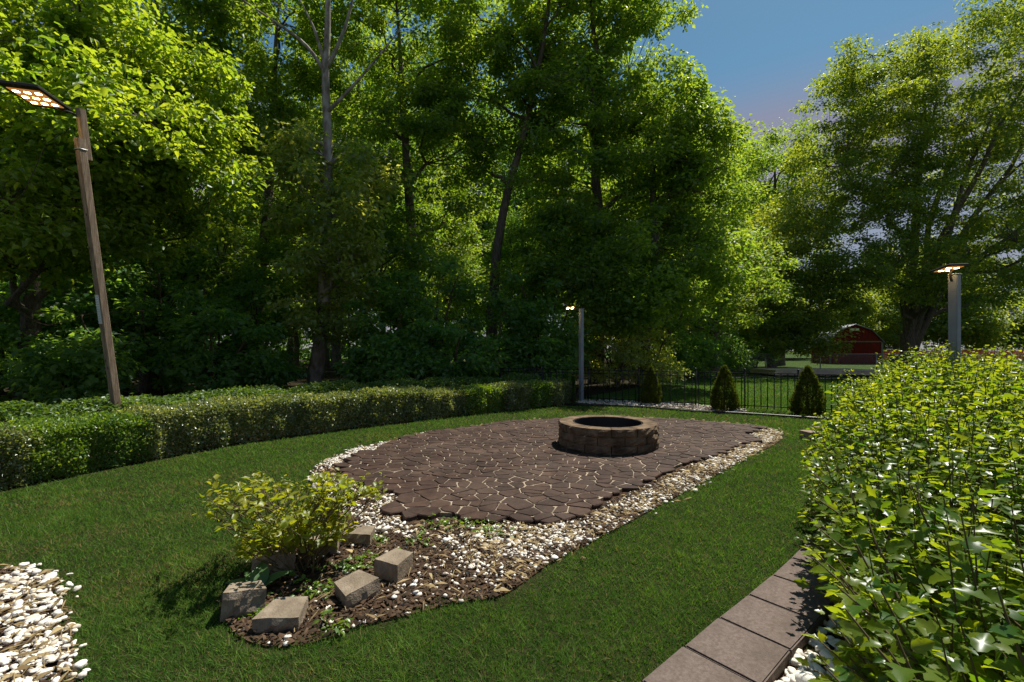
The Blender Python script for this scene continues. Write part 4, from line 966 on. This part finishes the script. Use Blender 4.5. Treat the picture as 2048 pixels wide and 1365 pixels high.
for pts in ([(652,150),(620,95),(575,60),(520,25),(470,-10)], [(656,135),(690,60),(705,0),(715,-40)], [(655,225),(690,190),(735,140),(800,60)], [(650,130),(630,60),(600,0)], [(657,330),(700,300),(760,320)]):
    b = Bag(); Q = np.array([W(x, y, 13.55 - .12*k) for k, (x, y) in enumerate(pts)]) - np.array([T3[0][0], T3[0][1], 0]); t = np.linspace(0, 1, 12); kk = np.linspace(0, 1, len(Q)); Q = np.stack([np.interp(t, kk, Q[:, i]) for i in range(3)], -1)
    for _ in range(2): Q[1:-1] = .25*Q[:-2] + .5*Q[1:-1] + .25*Q[2:]
    b.tube(Q, np.linspace(.065, .018, 12), 6); b.build('limb', M_syc, syc, smooth=True)
make_tree('tall_tree', 'tall dense tree close behind the sycamore trunk', 'tree', ((520-1024)/F*18, 18), [ell(560,330,18,150,220,3), ell(560,60,18,160,140,3), ell(480,560,16,160,110,2.5)], 230, 175, 0.162, L_mid, M_bark, .24, R(104), group=GW)
make_tree('tall_tree', 'tall dense tree between the sycamore and the leaning grey trunk', 'tree', ((835-1024)/F*18, 18), [ell(790,90,18,190,200,3.2), ell(830,360,17.5,170,190,3), ell(760,540,16,150,100,2.4)], 270, 175, 0.162, L_mid, M_bark, .25, R(105), group=GW)
T6 = [W(982,745,17)*np.array([1,1,0]) + np.array([0,0,-.1]), W(985,640,17), W(990,520,17), W(1010,400,17), W(1045,280,17), W(1075,150,17), W(1100,0,17), W(1110,-180,17)]
make_tree('tall_tree', 'tall tree whose grey trunk leans through the middle of the wood', 'tree', T6[0][:2], [ell(1040,-20,17,200,150,3.2), ell(950,190,17,120,150,2.2), ell(1100,200,17.8,120,120,2)], 200, 175, 0.157, L_mid, M_bark, .20, R(106), trunk=T6, group=GW)
make_tree('tall_tree', 'tallest tree behind the slim grey lamp post', 'tree', ((1195-1024)/F*17.5, 17.5), [ell(1190,20,17.5,160,150,2.8), ell(1160,310,17,160,190,2.8), ell(1320,20,17.5,65,60,1.3), ell(1130,520,16,140,110,2.3)], 270, 175, 0.162, L_mid, M_bark, .25, R(107), group=GW)
make_tree('tall_tree', 'full leafy tree at the wood edge beside open sky', 'tree', ((1290-1024)/F*16.5, 16.5), [ell(1310,290,16.5,120,150,2.6), ell(1370,330,16.5,95,140,2.2), ell(1350,520,16.2,130,120,2.6), ell(1235,560,15,120,110,2.2)], 300, 175, 0.157, L_mid, M_bark, .22, R(108), group=GW, tbias=.05)
make_tree('broad_tree', 'broad tree over the dark fence corner of the far lawn', 'tree', ((1430-1024)/F*23, 23), [ell(1430,430,23,70,130,2.6), ell(1465,550,22.5,95,110,3), ell(1380,620,21,80,60,2.2)], 190, 140, .150, L_mid, M_bark, .22, R(109), group=GW)
make_tree('broad_tree', 'bright leaved maple whose low branches screen the red barn', 'tree', ((1545-1024)/F*29, 29), [ell(1600,610,26.5,75,70,2.4), ell(1550,500,28,90,110,3.4), ell(1540,620,27,70,60,2.6), ell(1640,650,25.5,52,50,1.8), ell(1690,560,25,60,50,2), ell(1640,690,25.2,34,26,1.2), ell(1580,670,25.5,50,40,1.6)], 300, 140, .170, L_maple, M_bark, .25, R(110), cr=(.5, 1.0), tbias=.10, group=GW)
make_tree('broad_tree', 'distant tree filling the gap between wood and big maple', 'tree', ((1560-1024)/F*38, 38), [ell(1545,350,38,75,90,4), ell(1600,420,37,60,120,4), ell(1500,420,36,60,130,4)], 170, 150, .23, L_mid, M_bark, .3, R(111), cr=(.8, 1.5), group=GW)
# big multi-stemmed maple on the far lawn
make_tree('maple_tree', 'big spreading maple with many upright stems and a thick trunk', 'tree', ((1815-1024)/F*28, 28), [ell(1900,230,28,210,190,5.5), ell(1750,290,28,130,170,4.5), ell(1990,130,28,190,150,5), ell(1710,450,27,130,100,4), ell(1890,510,27.5,200,80,5), ell(2120,330,28.5,170,260,5.5), ell(1800,160,28,110,90,3), ell(1790,530,24.5,150,60,2.2), ell(1950,570,24.5,150,45,2.2), ell(1850,430,25,130,70,2), ell(1665,240,28,75,120,2.6), ell(1640,380,27,70,90,2.4), ell(1700,130,28,60,50,2), ell(2020,480,27,120,130,3), ell(1860,330,26.5,120,90,2.4)],
    1040, 150, .182, L_maple, M_bark, .40, R(112), cr=(.5, 1.15), limbs=26, stems=7, group=None, flat=.5)
b = Bag(); zz = np.linspace(-.1, 2.3, 8); b.tube(np.stack([np.zeros(8), np.zeros(8), zz], -1), np.array([.56, .46, .40, .38, .37, .37, .38, .40]), 12); mt = [o for o in bpy.data.objects if o.name.startswith('maple_tree')][0]; b.build('bole', M_bark, mt, smooth=True)

# second rank of the wood, shared meshes
def proto(seed, d, h, r, lm):
    rng = R(seed); return make_tree('wood_tree', 'dark tree deep inside the wood behind the front trees', 'tree', (0, d), [(0, d, h*.62, r, r, h*.34), (r*.4, d, h*.35, r*.9, r*.9, h*.22), (-r*.4, d, h*.82, r*.7, r*.7, h*.18)], 190, 130, .19, lm, M_bark, .22, rng, cr=(.6, 1.2), group='trees deep in the wood')
p1 = proto(201, 26, 17, 3.6, L_deep); p2 = proto(202, 27, 19, 3.8, L_mid)
spots = [(-46,33),(-40,37),(-34,33),(-28.5,36),(-23,33.5),(-18,37),(-13.5,33),(-8.5,36),(-4,33.5),(1,37),(5.5,34),(9.5,38),(-27,17),(-22,21),(-17.5,19),(-14,24),(-10.5,22),(-7,25),(-3.2,23),(0.3,26),(3.4,23),(5.2,28),(8.5,31),(-24,28),(-12,31),(-1.5,32),(12.5,37),(20.5,46),(25,52),(-16,13.5),(-20,10)]
for i, (x, y) in enumerate(spots):
    src = p1 if i % 2 else p2
    if i < 2: src.location = (x, y, 0)
    else: copy_tree(src, (x, y, 0), i*1.7, (1.12 + .25*((i*37) % 10)/10) if y > 30 else (.50 + .16*((i*37) % 10)/10))
# right-hand background trees and bushes beyond the barrier
p3 = make_tree('field_tree', 'sunlit tree beyond the orange barrier under the big maple', 'tree', (0, 60), [(0, 60, 4.6, 3.4, 3, 3.4), (1.5, 60, 2.4, 3, 2.6, 1.9), (-1.5, 60, 7, 2.4, 2.4, 2.6)], 150, 120, .26, L_maple, M_bark, .22, R(203), cr=(.7, 1.3), group='trees beyond the barrier')
for i, (x, y) in enumerate([(44, 57), (50, 60), (56, 58), (63, 62), (69, 58), (76, 60), (38, 66), (84, 62), (15.5, 47), (19.5, 55), (24, 58), (29, 63), (34, 60), (40, 72), (22, 70), (30, 74), (48, 72), (58, 72)]):
    if i == 0: p3.location = (x, y, 0)
    else: copy_tree(p3, (x, y, 0), i*2.1, 1.25 + .2*(i % 3), None if i < 8 else 'sunlit tree on the far field around and behind the red barn')

# far mass of the wood
def far_wood():
    rng = R(501); n = 2000; C = np.column_stack([rng.uniform(-62, 12, n), rng.uniform(40, 47, n), rng.uniform(.3, 17, n)]); C[:, 2] *= .75 + .25*np.sin(C[:, 0]*.55 + 1)
    V, Fc, t = clump_leaves(C, rng.uniform(.8, 1.6, n), 28, .46, T_DIA, rng)
    tag(link('far_wood', fast_mesh('far_wood', V, Fc, t), L_deep), 'dense dark mass of foliage far back in the wood', 'woods', kind='stuff')
far_wood()
# understory shrubs at the foot of the wood
def understory():
    GU = 'understory shrubs'
    lab = {0: 'dark leafy understory shrub at the foot of the wood', 1: 'rounded understory bush with small dark leaves under the tall trees', 2: 'light flecked thicket behind the black fence corner'}
    spec = [(30,690,9.6,150,75,1.1,0),(170,600,11,130,90,1.3,0),(150,720,9.0,100,60,.9,0),(330,600,11.6,130,80,1.3,0),(430,690,11,110,75,1.2,0),(510,640,13,70,100,1.1,0),(515,738,11.8,70,36,.9,0),
            (790,640,13.2,110,90,1.5,1),(860,600,13.6,110,100,1.5,1),(900,700,12.6,120,60,1.2,1),(790,725,12.2,100,45,1,1),(990,660,14,90,85,1.3,1),(1085,690,13.6,75,60,1.1,0),(1090,590,14.6,100,70,1.3,0),(1235,690,15.4,85,50,1.2,2),(1300,690,16.5,80,45,1.2,2),(1375,700,20,70,36,1.4,0),(1440,700,24,70,34,1.6,0),(1510,690,29,60,34,1.8,0),(-120,640,9,160,140,1.3,0),(250,520,12.5,150,90,1.3,0)]
    where = ['dark shrub filling the shade below the large bright leaves', 'leafy shrub whose branches pass behind the leaning timber post', 'low dark shrub at the foot of the leaning timber post', 'broad leaved shrub in shade beyond the leaning timber post', 'dark shrub with hanging vines in front of the wood', 'tall dark shrub beside the pale sycamore trunk', 'low dark shrub just before the sycamore foot',
        'rounded bush next to the sycamore leaves', 'tall rounded bush under the leaning grey trunk', 'low rounded bush spilling toward the second hedge row', 'low bush hugging the shaded ground near the sycamore', 'rounded bush below the leaning grey trunk', 'dark shrub just behind the slim grey lamp post', 'tall dark shrub above the slim lamp', 'light flecked thicket behind the black fence corner', 'light flecked thicket at the edge of the far lawn', 'dark bush at the far lawn edge beneath the broad tree', 'dark bush where the far lawn narrows', 'dark bush near the end of the chain link fence', 'dense dark shrub outside the timber post at the wood edge', 'tall shaded shrub under the tall dense tree']
    for i, (px, py, d, rx, ry, rd, k) in enumerate(spec):
        e = ell(px, py, d, rx, ry, rd); e2 = (e[0], e[1], max(.5, e[2]*.5), e[3]*.9, e[4]*.9, max(.5, e[2]*.45))
        make_tree('understory_shrub', where[i], 'shrub', (e[0], e[1]), [e, e2], 54, 100, .145 if k != 2 else .105, L_deep if k != 2 else L_syc, M_twig, .035, R(300+i), cr=(.22, .5), limbs=7, stems=4, group=GU)
understory()
def vines():
    rng = R(401)
    for (pts, d) in (([(0,590),(60,640),(100,655),(170,625),(290,622)], 8.9), ([(165,630),(170,660),(210,690)], 8.8), ([(290,590),(285,640),(297,720),(280,790)], 10.6), ([(430,660),(428,700),(440,760)], 10.8), ([(240,700),(280,670)], 9.2), ([(840,385),(800,350),(730,330),(700,300)], 13.0), ([(770,330),(790,290),(835,290)], 13.0)):
        P = np.array([W(x, y, d) for x, y in pts]); t = np.linspace(0, 1, 14); k = np.linspace(0, 1, len(P)); Q = np.stack([np.interp(t, k, P[:, i]) for i in range(3)], -1); Q[1:-1] += rng.normal(0, .02, (12, 3))
        for _ in range(2): Q[1:-1] = .25*Q[:-2] + .5*Q[1:-1] + .25*Q[2:]
        b = Bag(); o0 = Q[0].copy(); b.tube(Q - o0, np.linspace(.014, .006, 14), 5); o = b.build('bare_vine', M_twig, smooth=True); o.location = tuple(o0); tag(o, 'thin bare vine hanging in the shade of the wood', 'vine', 'bare vines in the wood')
vines()
print('tris', sum(len(m.loop_triangles) or sum(len(p.vertices)-2 for p in m.polygons) if len(m.polygons) < 2000 else len(m.polygons)*(1 if len(m.polygons[0].vertices) == 3 else 2) for m in bpy.data.meshes))
